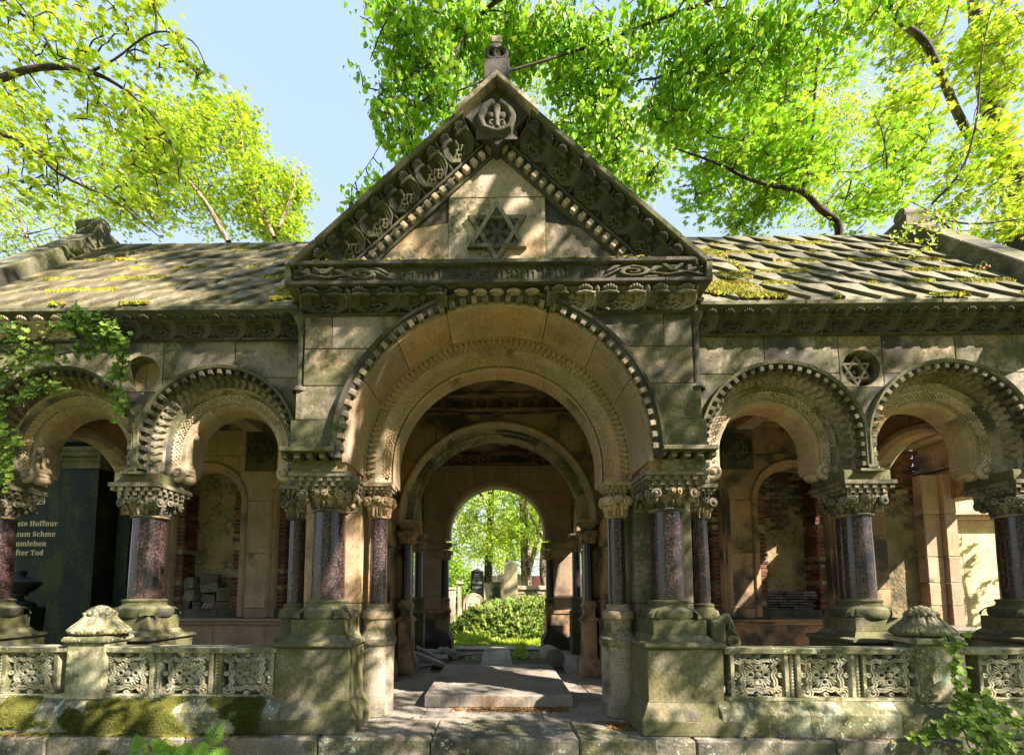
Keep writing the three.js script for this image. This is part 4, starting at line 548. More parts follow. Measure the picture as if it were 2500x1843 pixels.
function balustrade(s, x0, x1, panels, posts, label, mat) {
  const b = thing('balustrade', label, 'balustrade'), q = (a, c) => s > 0 ? [a, c] : [-c, -a];
  const segs = []; let xs = x0; const ps = posts.map(p => [p - 0.22, p + 0.22]); for (const [a, c] of ps) { segs.push([xs, a]); xs = c; } segs.push([xs, x1]);
  for (const [a, c] of segs) { if (c <= a) continue; add(b, 'top_rail', chip(...q(a, c), 0.875, 0.945, -5.1, -5.30, 0.01), pick(mat)); add(b, 'bottom_rail', chip(...q(a, c), 0.355, 0.40, -5.12, -5.28, 0.006), pick(mat)); }
  const pc = [x0 - 0.1, 3.42, 4.4, 5.3, 6.2, 7.2, x1]; for (let i = 0; i < pc.length - 1; i++) { const [a, c] = q(pc[i] + 0.003, pc[i + 1] - 0.003); const ps = new THREE.ExtrudeGeometry(new THREE.Shape([[5.0, 0], [5.0, 0.235], [5.1, 0.335], [5.11, 0.355], [5.32, 0.355], [5.32, 0]].map(p => new THREE.Vector2(...p))), { depth: c - a, bevelEnabled: false }); ps.rotateY(PI / 2).translate(a, 0, 0); add(b, 'plinth_stone', boxUV(ps), pick(mat)); }
  for (const p of posts) { const c = grp(b, 'post'); add(c, 'shaft', chip(s * p - 0.22, s * p + 0.22, 0.35, 0.985, -5.085, -5.4, 0.01), pick(mat)); add(c, 'cap', rectSweep([[-0.02, 0.98], [0.012, 0.985], [0.03, 1.0], [0.035, 1.03], [0.02, 1.055], [-0.01, 1.065]], s * p - 0.22, s * p + 0.22, -5.42, -5.08), pick(mat)); }
  for (const p of panels) { const m = add(b, 'scroll_panel', panelGeo, pick(M.panel)); m.position.set(s * p, 0.635, -5.17); m.scale.set(1.12, 1, 1); const r = add(m, 'rosette', rosGeo, pick(M.panel)); if (Math.round(p * 10) === 37 || Math.round(p * 10) === 36) add(m, 'beading', beadGeo, pick(mat)); }
  for (let i = 0; i < panels.length; i++) for (const e of [-1, 1]) { const x = s * panels[i] + e * 0.302; add(b, 'upright', chip(x - 0.024, x + 0.024, 0.395, 0.878, -5.125, -5.27, 0.006), pick(mat)); }
  for (let i = 0; i < panels.length - 1; i++) { const x = (panels[i] + panels[i + 1]) / 2; if (panels[i + 1] - panels[i] > 0.8) continue; const L = [new THREE.CylinderGeometry(0.026, 0.026, 0.48, 10).translate(0, 0.636, 0)]; for (let k = 0; k < 13; k++) L.push(new THREE.TorusGeometry(0.027, 0.01, 5, 10).rotateX(PI / 2).rotateZ(0.6).translate(0, 0.41 + k * 0.0375, 0)); const m = add(b, 'twisted_shaft', boxUV(merge(L)), pick(mat)); m.position.set(s * x, 0, -5.17); }
  return b;
}
const balL = balustrade(-1, 2.54, 8.2, [2.89, 3.60, 4.31 - 0.02, 5.42, 6.13, 6.84], [4.74], 'pierced scrollwork balustrade with mossy plinth left of the portal', M.balu);
const balR = balustrade(1, 2.56, 8.2, [2.96, 3.70, 4.45 - 0.02, 5.72, 6.44, 7.16], [4.92], 'pierced scrollwork balustrade with ivy climbing it right of the portal', M.balu);
function acanthusKnob(x, label, m1) { // carved bulb with grapes on a balustrade post
  const t = thing('carved_finial', label, 'finial', null); const h = height([...mir([...path([[-0.1, 0.9, 0.1], [-0.22, 0.5, 0.12], [-0.36, 0.12, 0.1]], 1), ...path([[-0.05, 0.8, 0.06], [-0.1, 0.4, 0.07], [-0.14, 0.08, 0.07]], 0.8), ...path([[-0.3, 0.8, 0.06], [-0.42, 0.45, 0.07], [-0.48, 0.1, 0.06]], 0.7)]), seg(0, 0.1, 0.07, 0, 0.7, 0.05, 0.7)]), n = 6;
  const prof = v => { const K = [[0, 0.25], [0.1, 0.31], [0.22, 0.32], [0.4, 0.265], [0.6, 0.195], [0.8, 0.14], [0.9, 0.142], [1, 0.165]]; let i = 0; while (i < K.length - 2 && v > K[i + 1][0]) i++; const t = (v - K[i][0]) / (K[i + 1][0] - K[i][0]); return K[i][1] + (K[i + 1][1] - K[i][1]) * t; };
  add(t, 'leaves', rev(relief((u, v) => 0.055 * h(((u * n + 0.2) % 1) - 0.5, v), n * 16, 24, (u, v, e) => { const a = u * 2 * PI, r = prof(v) + e; return [x + r * Math.cos(a) * 0.94, 1.065 + 0.27 * v, -5.25 + r * Math.sin(a) * 0.6]; })), m1);
  const gs = []; for (let k = 0; k < 34; k++) { const a = k * 2.4, r = 0.155 * Math.sqrt(k / 34); gs.push(new THREE.SphereGeometry(0.034, 8, 6).translate(x + r * Math.cos(a), 1.385 - r * r * 3.2, -5.25 + r * Math.sin(a) * 0.6)); }
  stuff(add(t, 'berries', boxUV(merge(gs)), m1)); return t;
}
acanthusKnob(-4.74, 'pale carved acanthus bulb with berries on the left balustrade post', M.balu[1]); acanthusKnob(4.92, 'dark green carved acanthus bulb with berries on the right balustrade post', M.green[1]);
{ // leaf scroll against the right pedestal
  const t = thing('carved_bracket', 'curling carved leaf bracket beside the right portal pedestal', 'bracket'); const L = []; for (let k = 0; k < 7; k++) { const a = -0.2 + k * 0.3; L.push(new THREE.SphereGeometry(1, 10, 8).scale(0.028, 0.10, 0.05).rotateZ(-0.9 + k * 0.28).translate(2.62 + 0.15 * Math.sin(a * 1.05), 1.06 + 0.26 * Math.cos(a * 0.8) * 0.7, -5.3)); } add(t, 'leaf_fan', boxUV(merge(L)), M.green[1]); add(t, 'scroll', boxUV(merge([new THREE.TorusGeometry(0.055, 0.03, 8, 16).translate(2.76, 0.99, -5.28), chip(2.5, 2.66, 0.93, 1.25, -5.24, -5.4, 0.02)])), M.green[0]);
}
// ---------------------------------------------------------------- vegetation
camera.updateMatrixWorld();
function at(x, y, D) { // direction of a measured point, taken to its own distance
  const d = V((x / 0.8964 - 1197) / 1080, -(y / 0.8964 - 1351) / 1080, -1).applyQuaternion(camera.quaternion); return camera.position.clone().addScaledVector(d, D / -d.z);
}
function leafGeo(poly, fold = 0.25, droop = 0.2) { // outline [angle deg, radius], tip along +y
  const pts = [...poly.map(p => [p[0], p[1]]), ...poly.slice(1, -1).reverse().map(p => [-p[0], p[1]])].map(([a, r]) => [r * Math.sin(a * PI / 180), r * Math.cos(a * PI / 180)]), pos = [];
  const P = ([x, y]) => [x, y + 0.35, -fold * Math.abs(x) - droop * y * y];
  for (let i = 0; i < pts.length; i++) pos.push(...P([0, 0]), ...P(pts[(i + 1) % pts.length]), ...P(pts[i]));
  const g = new THREE.BufferGeometry(); g.setAttribute('position', new THREE.Float32BufferAttribute(pos, 3)); g.setAttribute('uv', new THREE.Float32BufferAttribute(new Float32Array(pos.length / 3 * 2), 2)); g.computeVertexNormals(); return g;
}
const LEAF = { maple: leafGeo([[0, 0.62], [14, 0.36], [32, 0.30], [42, 0.60], [60, 0.34], [78, 0.28], [95, 0.5], [125, 0.3], [180, 0.12]], 0.3), linden: leafGeo([[0, 0.68], [22, 0.5], [50, 0.42], [90, 0.40], [130, 0.40], [158, 0.32], [180, 0.2]], 0.2), oval: leafGeo([[0, 0.6], [35, 0.4], [90, 0.3], [180, 0.4]], 0.3), ivy: leafGeo([[0, 0.55], [25, 0.38], [50, 0.48], [75, 0.36], [110, 0.46], [150, 0.35], [180, 0.18]], 0.2) };
function sprayGeo(n, R, size, shape, seed) { const keep = SEED; SEED = seed; const L = []; for (let i = 0; i < n; i++) { const s = size * rr(0.7, 1.2), g = LEAF[shape].clone().scale(s, s, s); g.rotateX(rr(-2.4, -0.4)).rotateY(rr(0, 6.3)); const a = rr(0, 6.3), r = R * Math.sqrt(rnd()); g.translate(r * Math.cos(a), rr(-0.5, 0.5) * R, r * Math.sin(a)); L.push(g); } SEED = keep; return mergeGeometries(L); }
const GR = { linden: leafMat(0.34, 0.56, 0.03, 0.55), yellow: leafMat(0.52, 0.65, 0.05, 0.55), lime: leafMat(0.39, 0.60, 0.04, 0.55), deep: leafMat(0.10, 0.21, 0.02, 0.4), ivy: leafMat(0.20, 0.31, 0.04, 0.35), rust: leafMat(0.42, 0.19, 0.04, 0.35), grass: leafMat(0.46, 0.56, 0.06, 0.45), conifer: leafMat(0.24, 0.33, 0.05, 0.25), fern: leafMat(0.22, 0.40, 0.05, 0.4) };
const LMEM = {};
function tintOf(base, k) { const id = base.uuid + k; return LMEM[id] ??= (() => { const m = base.clone(); m.color.multiplyScalar([0.75, 1, 1.2][k]); return m; })(); }
function foliage(parent, geo, base, list, K, nm = 'leaf') { // list of {p, q, s}; the K largest in view as meshes, the rest one mass
  const fr = new THREE.Frustum().setFromProjectionMatrix(new THREE.Matrix4().multiplyMatrices(camera.projectionMatrix, camera.matrixWorldInverse)); list.forEach(l => { const v = l.p.clone().applyMatrix4(camera.matrixWorldInverse); l.v = v.z < -1 && fr.containsPoint(l.p) ? l.s / -v.z : 0; }); list.sort((a, b) => b.v - a.v);
  for (let i = 0; i < Math.min(K, list.length); i++) { const l = list[i]; if (!l.v) break; const m = add(parent, nm, geo, tintOf(base, Math.floor(rnd() * 3))); m.position.copy(l.p); m.quaternion.copy(l.q); m.scale.setScalar(l.s); }
  const rest = list.slice(K); if (!rest.length) return; const im = new THREE.InstancedMesh(geo, base, rest.length); const M4 = new THREE.Matrix4(), c = new THREE.Color();
  rest.forEach((l, i) => { im.setMatrixAt(i, M4.compose(l.p, l.q, V(l.s, l.s, l.s))); const k = rr(0.5, 1.35); im.setColorAt(i, c.setRGB(k * rr(0.75, 1.2), k, k * rr(0.6, 1.6))); });
  im.name = 'foliage'; im.castShadow = im.receiveShadow = true; stuff(im); parent.add(im);
}
const qLeaf = (flat, hang) => { const e = hang ? new THREE.Euler(PI + rr(-0.5, 0.5), rr(0, 6.3), rr(-0.5, 0.5), 'YXZ') : new THREE.Euler(-PI / 2 + rr(-flat, flat), rr(0, 6.3), rr(-flat, flat), 'YXZ'); return new THREE.Quaternion().setFromEuler(e); };
function tree(name, label, cat, group, o) {
  SEED = o.seed; const t = thing(name, label, cat, group); const wood = o.limbs.map(l => l.map(p => [p[0], p[1], p[2], p[3]]));
  const trunk = add(t, 'trunk', merge(wood.slice(0, o.nTrunk ?? 1).map(l => tube(l, 12, true, 4))), o.bark ?? M.bark[0]);
  for (const l of wood.slice(o.nTrunk ?? 1)) add(t, 'branch', tube(l, 8, true, 4), o.bark ?? M.bark[0]);
  const nodes = []; for (const l of wood) { const c = new THREE.CatmullRomCurve3(l.map(p => V(p[0], p[1], p[2]))); for (let i = 0; i <= 24; i++) nodes.push([c.getPoint(i / 24), 0.03]); }
  const list = [], tw = [];
  const inE = e => { for (;;) { const x = rr(-1, 1), y = rr(-1, 1), z = rr(-1, 1); if (x * x + y * y + z * z < 1) return V(e[0] + x * e[3], e[1] + y * e[4], e[2] + z * e[5]); } };
  const hole = o.hole ?? 0; const hf = p => { const u = Math.floor(((p.x * 0.11 + p.z * 0.07) % 1 + 1) % 1 * 1023), v = Math.floor(((p.y * 0.13 + p.z * 0.05) % 1 + 1) % 1 * 1023); return F.c[v * NS + u]; };
  for (const e0 of o.crown) { const e = e0.slice(); if (o.back) { const d = V(e[0], e[1], e[2]).sub(camera.position).normalize().multiplyScalar(o.back); e[0] += d.x; e[1] += d.y; e[2] += d.z; }
    const n = Math.round(e[6]); // twigs in this mass
    for (let i = 0; i < n; i++) {
      const p = inE(e); if (hf(p) < hole) continue;
      let b = null, bd = 1e9; for (const nd of nodes) { const d = nd[0].distanceToSquared(p); if (d < bd && d > 1e-4) { bd = d; b = nd; } }
      const len = Math.sqrt(bd); if (len < (o.reach ?? 2.2)) { const mid = b[0].clone().lerp(p, 0.55).add(V(rr(-0.1, 0.1), rr(0, 0.16), rr(-0.1, 0.1)).multiplyScalar(len)); tw.push(tube([[...b[0].toArray(), Math.min(b[1], 0.006 + 0.008 * len) * (o.twigR ?? 1)], [...mid.toArray(), 0.006 * (o.twigR ?? 1)], [...p.toArray(), 0.003 * (o.twigR ?? 1)]], 4, true, 2)); nodes.push([mid, 0.008], [p, 0.006]); }
      for (let k = 0; k < o.per; k++) { const q = p.clone().add(V(rr(-1, 1), o.hang ? rr(-1.3, 0.4) : rr(-0.5, 0.5), rr(-1, 1)).multiplyScalar(o.spread)); list.push({ p: q, q: qLeaf(o.flat ?? 0.8, o.hang && rnd() < 0.75), s: o.size * rr(0.45, 1.35) }); }
    }
  }
  if (tw.length) stuff(add(t, 'twigs', merge(tw), M.twig));
  const cr = grp(t, 'crown'); foliage(cr, o.geo ?? LEAF[o.leaf], o.mat, list, o.K ?? 0); return t;
}
const pt = (x, y, D, r) => [...at(x, y, D).toArray(), r];
const el = (x, y, D, rx, ry, rz, n) => [...at(x, y, D).toArray(), rx, ry, rz, n];
// near maple at the left edge
tree('maple_tree', 'near maple hanging large yellow-green leaves into the top left corner', 'tree', null, { seed: 101, leaf: 'maple', size: 0.125, per: 8, spread: 0.2, flat: 0.7, K: 170, mat: GR.yellow, hole: 0.37, back: 0.35, twigR: 1.7, nTrunk: 1, limbs: [
  [[-10.6, -0.4, -4.2, 0.26], [-10.3, 3, -4.5, 0.22], [-9.8, 6, -5, 0.18], [-9.2, 9, -5.4, 0.12]],
  [[-10.0, 5.0, -4.9, 0.08], pt(-60, 290, 6, 0.045), pt(60, 318, 6, 0.035), pt(130, 380, 6.1, 0.025), pt(250, 440, 6.3, 0.015), pt(350, 520, 6.4, 0.008)],
  [[-9.7, 6.2, -5.1, 0.08], pt(-40, 190, 6, 0.05), pt(85, 148, 6, 0.04), pt(200, 158, 6.1, 0.032), pt(290, 210, 6.2, 0.02), pt(360, 290, 6.3, 0.012), pt(400, 400, 6.4, 0.006)],
  [pt(200, 156, 6.1, 0.02), pt(250, 130, 6, 0.014), pt(340, 70, 6, 0.012), pt(420, 90, 6, 0.01), pt(455, 160, 6, 0.005)],
  [pt(-40, -30, 6.2, 0.04), pt(80, 60, 6.2, 0.02), pt(130, 140, 6.2, 0.012)] ],
  crown: [el(90, 60, 6, 0.9, 0.55, 0.7, 75), el(300, 60, 6, 0.62, 0.5, 0.5, 46), el(410, 140, 6, 0.28, 0.3, 0.3, 12), el(250, 240, 6.2, 0.75, 0.36, 0.6, 48), el(330, 330, 6.3, 0.5, 0.55, 0.5, 48), el(60, 300, 6, 0.6, 0.4, 0.6, 42), el(120, 400, 6.1, 0.75, 0.3, 0.5, 34), el(290, 450, 6.4, 0.5, 0.28, 0.4, 26), el(-60, 160, 6, 0.6, 1.4, 0.7, 40), el(30, 200, 6, 0.4, 0.35, 0.5, 14)] });
// farther tree behind the left roof
const vt = (x, D, r0, top, hgt) => { const b = at(x, 560, D); return [[b.x, -0.3, b.z, r0], [b.x + 0.1, hgt * 0.4, b.z, r0 * 0.8], [b.x - 0.1, hgt * 0.7, b.z, r0 * 0.55], [b.x + top, hgt, b.z, r0 * 0.15]]; };
tree('maple_tree', 'fully sunlit rounded yellow-green tree rising behind the left roof', 'tree', null, { seed: 202, leaf: 'maple', size: 0.155, per: 10, spread: 0.4, flat: 0.9, K: 0, mat: GR.yellow, hole: 0.38, back: 0.9, nTrunk: 2, bark: M.bark[2], twigR: 2, reach: 5, limbs: [vt(560, 15, 0.2, -1, 13), vt(600, 15.5, 0.13, 0.8, 11), [pt(500, 530, 14.6, 0.1), pt(440, 430, 14.6, 0.07), pt(360, 340, 14.5, 0.03)], [pt(600, 520, 15, 0.08), pt(540, 380, 15, 0.05), pt(525, 260, 15, 0.02)], [pt(610, 500, 15, 0.07), pt(640, 420, 15, 0.04), pt(650, 360, 15, 0.015)]],
  crown: [el(450, 390, 15, 2.4, 2.2, 1.6, 620), el(590, 440, 15, 1.15, 1.5, 1.2, 330), el(380, 290, 15, 1.4, 1.2, 1.2, 230), el(530, 290, 15, 0.7, 0.9, 0.8, 110), el(520, 235, 15, 0.25, 0.4, 0.3, 22), el(265, 400, 15, 1.9, 1.9, 1.4, 330), el(450, 230, 15, 0.5, 0.7, 0.6, 60), el(650, 400, 15, 0.35, 0.8, 0.5, 60), el(620, 510, 15, 0.8, 0.6, 0.6, 90)] });
tree('maple_tree', 'pale sunlit tree seen low behind the coping at the far left', 'tree', null, { seed: 212, leaf: 'maple', size: 0.16, per: 9, spread: 0.5, flat: 0.9, K: 0, mat: GR.yellow, hole: 0.42, bark: M.bark[2], twigR: 2, reach: 5, limbs: [vt(60, 18, 0.16, 0.5, 12), [pt(60, 520, 18, 0.06), pt(20, 440, 18, 0.03), pt(-20, 380, 18, 0.02)]], crown: [el(40, 500, 18, 2.4, 1.5, 1.4, 260), el(170, 480, 18, 1.0, 1.2, 1, 100), el(-60, 420, 18, 2, 2, 1.4, 120)] });
// linden boughs hanging over the gable
tree('linden_tree', 'linden boughs hanging dense round green leaves over the gable', 'tree', null, { seed: 303, leaf: 'linden', size: 0.098, per: 8, spread: 0.17, hang: true, flat: 0.6, K: 240, back: 0.25, twigR: 1.6, mat: GR.linden, hole: 0.2, nTrunk: 1, limbs: [
  [[7.2, -0.44, 3.0, 0.3], [7.0, 5, 2.4, 0.26], [6.2, 9, 0.6, 0.2], [5.0, 11.5, -2, 0.12]],
  [[5.4, 10.9, -1.2, 0.10], pt(1300, -120, 5.6, 0.05), pt(1090, 0, 6.2, 0.03), pt(1040, 45, 6.5, 0.028), pt(1000, 110, 6.4, 0.022), pt(960, 190, 6.4, 0.016), pt(900, 240, 6.4, 0.01)],
  [[5.4, 10.9, -1.2, 0.08], pt(1700, -100, 5.8, 0.035), pt(1400, 60, 6.7, 0.02), pt(1200, 130, 6.5, 0.02), pt(1100, 160, 6.4, 0.016), pt(1000, 200, 6.3, 0.01)],
  [[5.6, 10.4, -0.8, 0.08], pt(1560, -80, 6, 0.03), pt(1480, 30, 6.8, 0.016), pt(1430, 200, 6.8, 0.01), pt(1400, 330, 6.8, 0.006)],
  [pt(1090, 0, 6.2, 0.022), pt(930, -20, 6.2, 0.02), pt(850, 40, 6.1, 0.012), pt(810, 130, 6.1, 0.006)],
  [pt(1000, 110, 6.4, 0.015), pt(880, 180, 6.3, 0.01), pt(830, 320, 6.3, 0.006), pt(770, 410, 6.3, 0.004)] ],
  crown: [el(900, 70, 6.2, 0.62, 0.5, 0.5, 150), el(870, 230, 6.4, 0.36, 0.6, 0.4, 105), el(960, 190, 6.5, 0.4, 0.6, 0.5, 110), el(910, 340, 6.4, 0.3, 0.3, 0.3, 36), el(1090, 90, 6.7, 0.9, 0.55, 0.5, 230), el(1300, 130, 6.8, 0.9, 0.65, 0.6, 290), el(1300, 290, 7, 0.75, 0.6, 0.5, 200), el(1400, 380, 7, 0.45, 0.4, 0.4, 50), el(1560, 70, 6.6, 0.85, 0.42, 0.6, 175), el(1500, 170, 7, 0.6, 0.5, 0.5, 90), el(1760, 40, 6.4, 0.8, 0.32, 0.6, 120), el(1950, 0, 6.4, 0.6, 0.25, 0.5, 40), el(775, 430, 6.3, 0.16, 0.2, 0.2, 12), el(825, 400, 6.3, 0.2, 0.25, 0.25, 16), el(1480, 210, 6.9, 0.5, 0.5, 0.5, 80), el(1660, 120, 7, 0.7, 0.5, 0.5, 80), el(1190, 30, 6.4, 0.7, 0.4, 0.5, 80), el(840, 20, 6.2, 0.25, 0.2, 0.3, 14), el(1000, 20, 6.3, 0.5, 0.35, 0.4, 60), el(1430, 30, 6.7, 0.5, 0.45, 0.4, 90), el(790, 165, 6.2, 0.1, 0.14, 0.15, 3), el(800, 10, 6.2, 0.2, 0.12, 0.2, 4), el(1620, 160, 6.6, 0.5, 0.28, 0.4, 26)] });
// maple behind the right roof
tree('maple_tree', 'lime green maple with dark forked branches above the right roof', 'tree', null, { seed: 404, leaf: 'maple', size: 0.14, per: 8, spread: 0.26, flat: 0.75, K: 170, mat: GR.lime, hole: 0.405, back: 0.45, twigR: 1.7, nTrunk: 1, limbs: [
  [[5.4, -0.3, -9.6, 0.13], [5.35, 4, -9.3, 0.11], pt(1834, 540, 8.6, 0.075), pt(1832, 487, 8.5, 0.07), pt(1797, 458, 8.4, 0.06), pt(1756, 419, 8.3, 0.05), pt(1698, 408, 8.2, 0.04), pt(1636, 390, 8.1, 0.034), pt(1587, 365, 8, 0.026), pt(1533, 344, 7.9, 0.018), pt(1475, 324, 7.9, 0.01)],
  [pt(1756, 419, 8.3, 0.045), pt(1766, 384, 8.3, 0.04), pt(1779, 289, 8.2, 0.034), pt(1785, 194, 8.1, 0.028), pt(1793, 74, 8, 0.02), pt(1800, -20, 8, 0.012)],
  [pt(1605, 375, 8, 0.024), pt(1626, 305, 8, 0.02), pt(1665, 256, 8, 0.017), pt(1665, 206, 8, 0.012), pt(1640, 169, 8, 0.006)],
  [pt(1626, 305, 8, 0.015), pt(1560, 298, 8, 0.012), pt(1540, 280, 8, 0.006)],
  [pt(1780, 200, 8.1, 0.02), pt(1720, 210, 8.1, 0.012), pt(1680, 230, 8.1, 0.006)],
  [pt(1797, 458, 8.4, 0.02), pt(1850, 400, 8.5, 0.014), pt(1960, 330, 8.6, 0.008)] ],
  crown: [el(1590, 320, 8, 0.75, 0.7, 0.6, 140), el(1530, 420, 8.2, 0.5, 0.4, 0.4, 36), el(1640, 480, 8.4, 0.5, 0.3, 0.4, 34), el(1980, 330, 9, 0.7, 0.6, 0.5, 70), el(1720, 330, 8.2, 0.8, 0.8, 0.7, 190), el(1700, 430, 8.3, 0.8, 0.35, 0.6, 85), el(1860, 330, 8.5, 0.7, 0.55, 0.7, 110), el(1900, 430, 8.6, 0.85, 0.4, 0.6, 110), el(1700, 180, 8.1, 0.75, 0.5, 0.6, 130), el(1500, 250, 8.2, 0.6, 0.6, 0.5, 80), el(1840, 110, 8, 0.55, 0.5, 0.5, 52), el(1820, 500, 8.4, 0.9, 0.16, 0.4, 22), el(1570, 470, 8.2, 0.2, 0.12, 0.2, 6)] });
// big old tree at the right edge
tree('sycamore_tree', 'thick barked old tree with bright crown at the right edge', 'tree', null, { seed: 505, leaf: 'maple', size: 0.16, per: 9, spread: 0.34, flat: 0.8, K: 0, mat: GR.yellow, hole: 0.41, back: 0.6, nTrunk: 1, bark: M.bark[1], twigR: 1.4, reach: 3, limbs: [
  [[10.9, -0.3, -11.2, 0.42], pt(2239, 560, 11, 0.36), pt(2216, 371, 11, 0.28), pt(2177, 264, 11, 0.22), pt(2144, 82, 11, 0.17), pt(2130, -60, 11, 0.14)],
  [pt(2185, 320, 11, 0.1), pt(2131, 305, 10.6, 0.09), pt(2094, 243, 10.3, 0.085), pt(2070, 186, 10, 0.08), pt(2024, 91, 9.8, 0.075), pt(1966, 41, 9.6, 0.065), pt(1938, -20, 9.6, 0.05)],
  [pt(1966, 41, 9.6, 0.03), pt(2010, 10, 9.6, 0.025), pt(2060, -30, 9.6, 0.02)], [pt(2030, 105, 9.8, 0.03), pt(2065, 60, 9.8, 0.025), pt(2085, -20, 9.8, 0.015)],
  [pt(2040, 447, 10.4, 0.03), pt(2100, 380, 10, 0.026), pt(2135, 280, 9.8, 0.022), pt(2150, 120, 9.8, 0.015), pt(2170, 20, 9.8, 0.01)], [pt(2150, 90, 11, 0.08), pt(2190, 20, 11, 0.06), pt(2230, -60, 11, 0.04)] ],
  crown: [el(2060, 60, 10, 1.5, 0.8, 0.9, 290), el(2190, 130, 10, 1.0, 1.0, 0.9, 220), el(1990, 230, 9.8, 0.6, 0.6, 0.6, 70), el(2140, 330, 10, 0.7, 0.8, 0.7, 80), el(2220, 420, 10, 0.5, 1.0, 0.6, 70), el(1900, 20, 9.6, 0.8, 0.4, 0.6, 60), el(2080, 430, 10.2, 0.8, 0.45, 0.6, 60), el(2180, 505, 10, 0.6, 0.3, 0.5, 40)] });
for (const [i, x, y, D, rx, ry, n] of [[0, 1330, 330, 17, 3.4, 2.6, 520], [1, 1830, 330, 19, 5.5, 4, 620], [2, 1120, 120, 18, 4, 2.6, 330]]) { const b = at(x, 560, D); tree('distant_tree', ['pale small-leaved tree far behind the right slope of the gable', 'distant pale green tree filling the gaps behind the right maple', 'distant tree far behind the gable finial'][i], 'tree', null, { seed: 560 + i, leaf: 'oval', geo: sprayGeo(6, 0.2, 0.13, 'oval', 60 + i), size: 1, per: 5, spread: 0.4, K: 0, mat: GR.yellow, hole: 0.40, bark: M.bark[1], twigR: 1.5, reach: 4, limbs: [[[b.x + (i === 2 ? 5 : 0.4), -0.3, b.z, 0.2], [b.x + (i === 2 ? 4.6 : 0.3), 6, b.z, 0.15], [b.x + (i === 2 ? 3 : 0), 10, b.z, 0.1], [b.x + (i === 2 ? 1 : 0), 13, b.z, 0.04]]], crown: [el(x, y, D, rx, ry, 1.2, n)] }); }
{ const c = V(10.4, 3.0, -8.0); tree('maple_sapling', 'thin maple shoot hanging beside the sunlit tomb panel at the right edge', 'tree', null, { seed: 580, leaf: 'maple', size: 0.17, per: 6, spread: 0.14, K: 0, mat: GR.lime, hole: 0.3, bark: M.bark[0], limbs: [[[11.2, -0.3, -7.9, 0.04], [11.1, 2, -7.9, 0.03], [10.8, 3.4, -8, 0.02], [10.3, 3.9, -8, 0.008]], [[11, 2.4, -7.9, 0.02], [10.5, 2.7, -8, 0.012], [10.0, 2.6, -8.1, 0.005]]], crown: [[10.6, 3.5, -8, 0.4, 0.45, 0.3, 12], [10.35, 2.75, -8.05, 0.5, 0.3, 0.3, 12], [10.9, 2.6, -8, 0.3, 0.5, 0.3, 8]] }); }
// thin trees far behind, between gable and right maple
for (const [i, x, D, lean, h, sz] of [[0, 1513, 17, 2.2, 17, 1], [1, 1436, 20, 0.3, 18, 1.2], [2, 1470, 18, 1.4, 11, 0.8]]) { const b = at(x, 560, D); tree('slender_tree', ['slender leaning grey trunk with sparse leaves right of the gable', 'straight thin trunk close to the right slope of the gable', 'short leaning dark trunk low beside the gable'][i], 'tree', null, { seed: 600 + i, leaf: 'oval', size: 0.12, per: 5, spread: 0.5, K: 0, mat: GR.lime, hole: 0.42, bark: M.bark[0], twigR: 1.6, reach: 4, limbs: [[[b.x - lean * 0.5, -0.3, b.z, 0.16 * sz], [b.x, 7, b.z, 0.13 * sz], [b.x + lean * 0.7, h * 0.65, b.z, 0.10 * sz], [b.x + lean * 1.2, h, b.z, 0.04]], [[b.x + lean * 0.1, 8, b.z, 0.05], [b.x + lean * 0.1 - 1, 10, b.z, 0.03], [b.x - 1.2, 12, b.z, 0.01]], [[b.x + lean * 0.4, 9.5, b.z, 0.05], [b.x + lean + 0.8, 11, b.z, 0.03], [b.x + lean + 1.2, 13, b.z, 0.01]]], crown: [[b.x + lean * 0.5, 11, b.z, 1.8, 3.5, 1.4, 130]] }); }
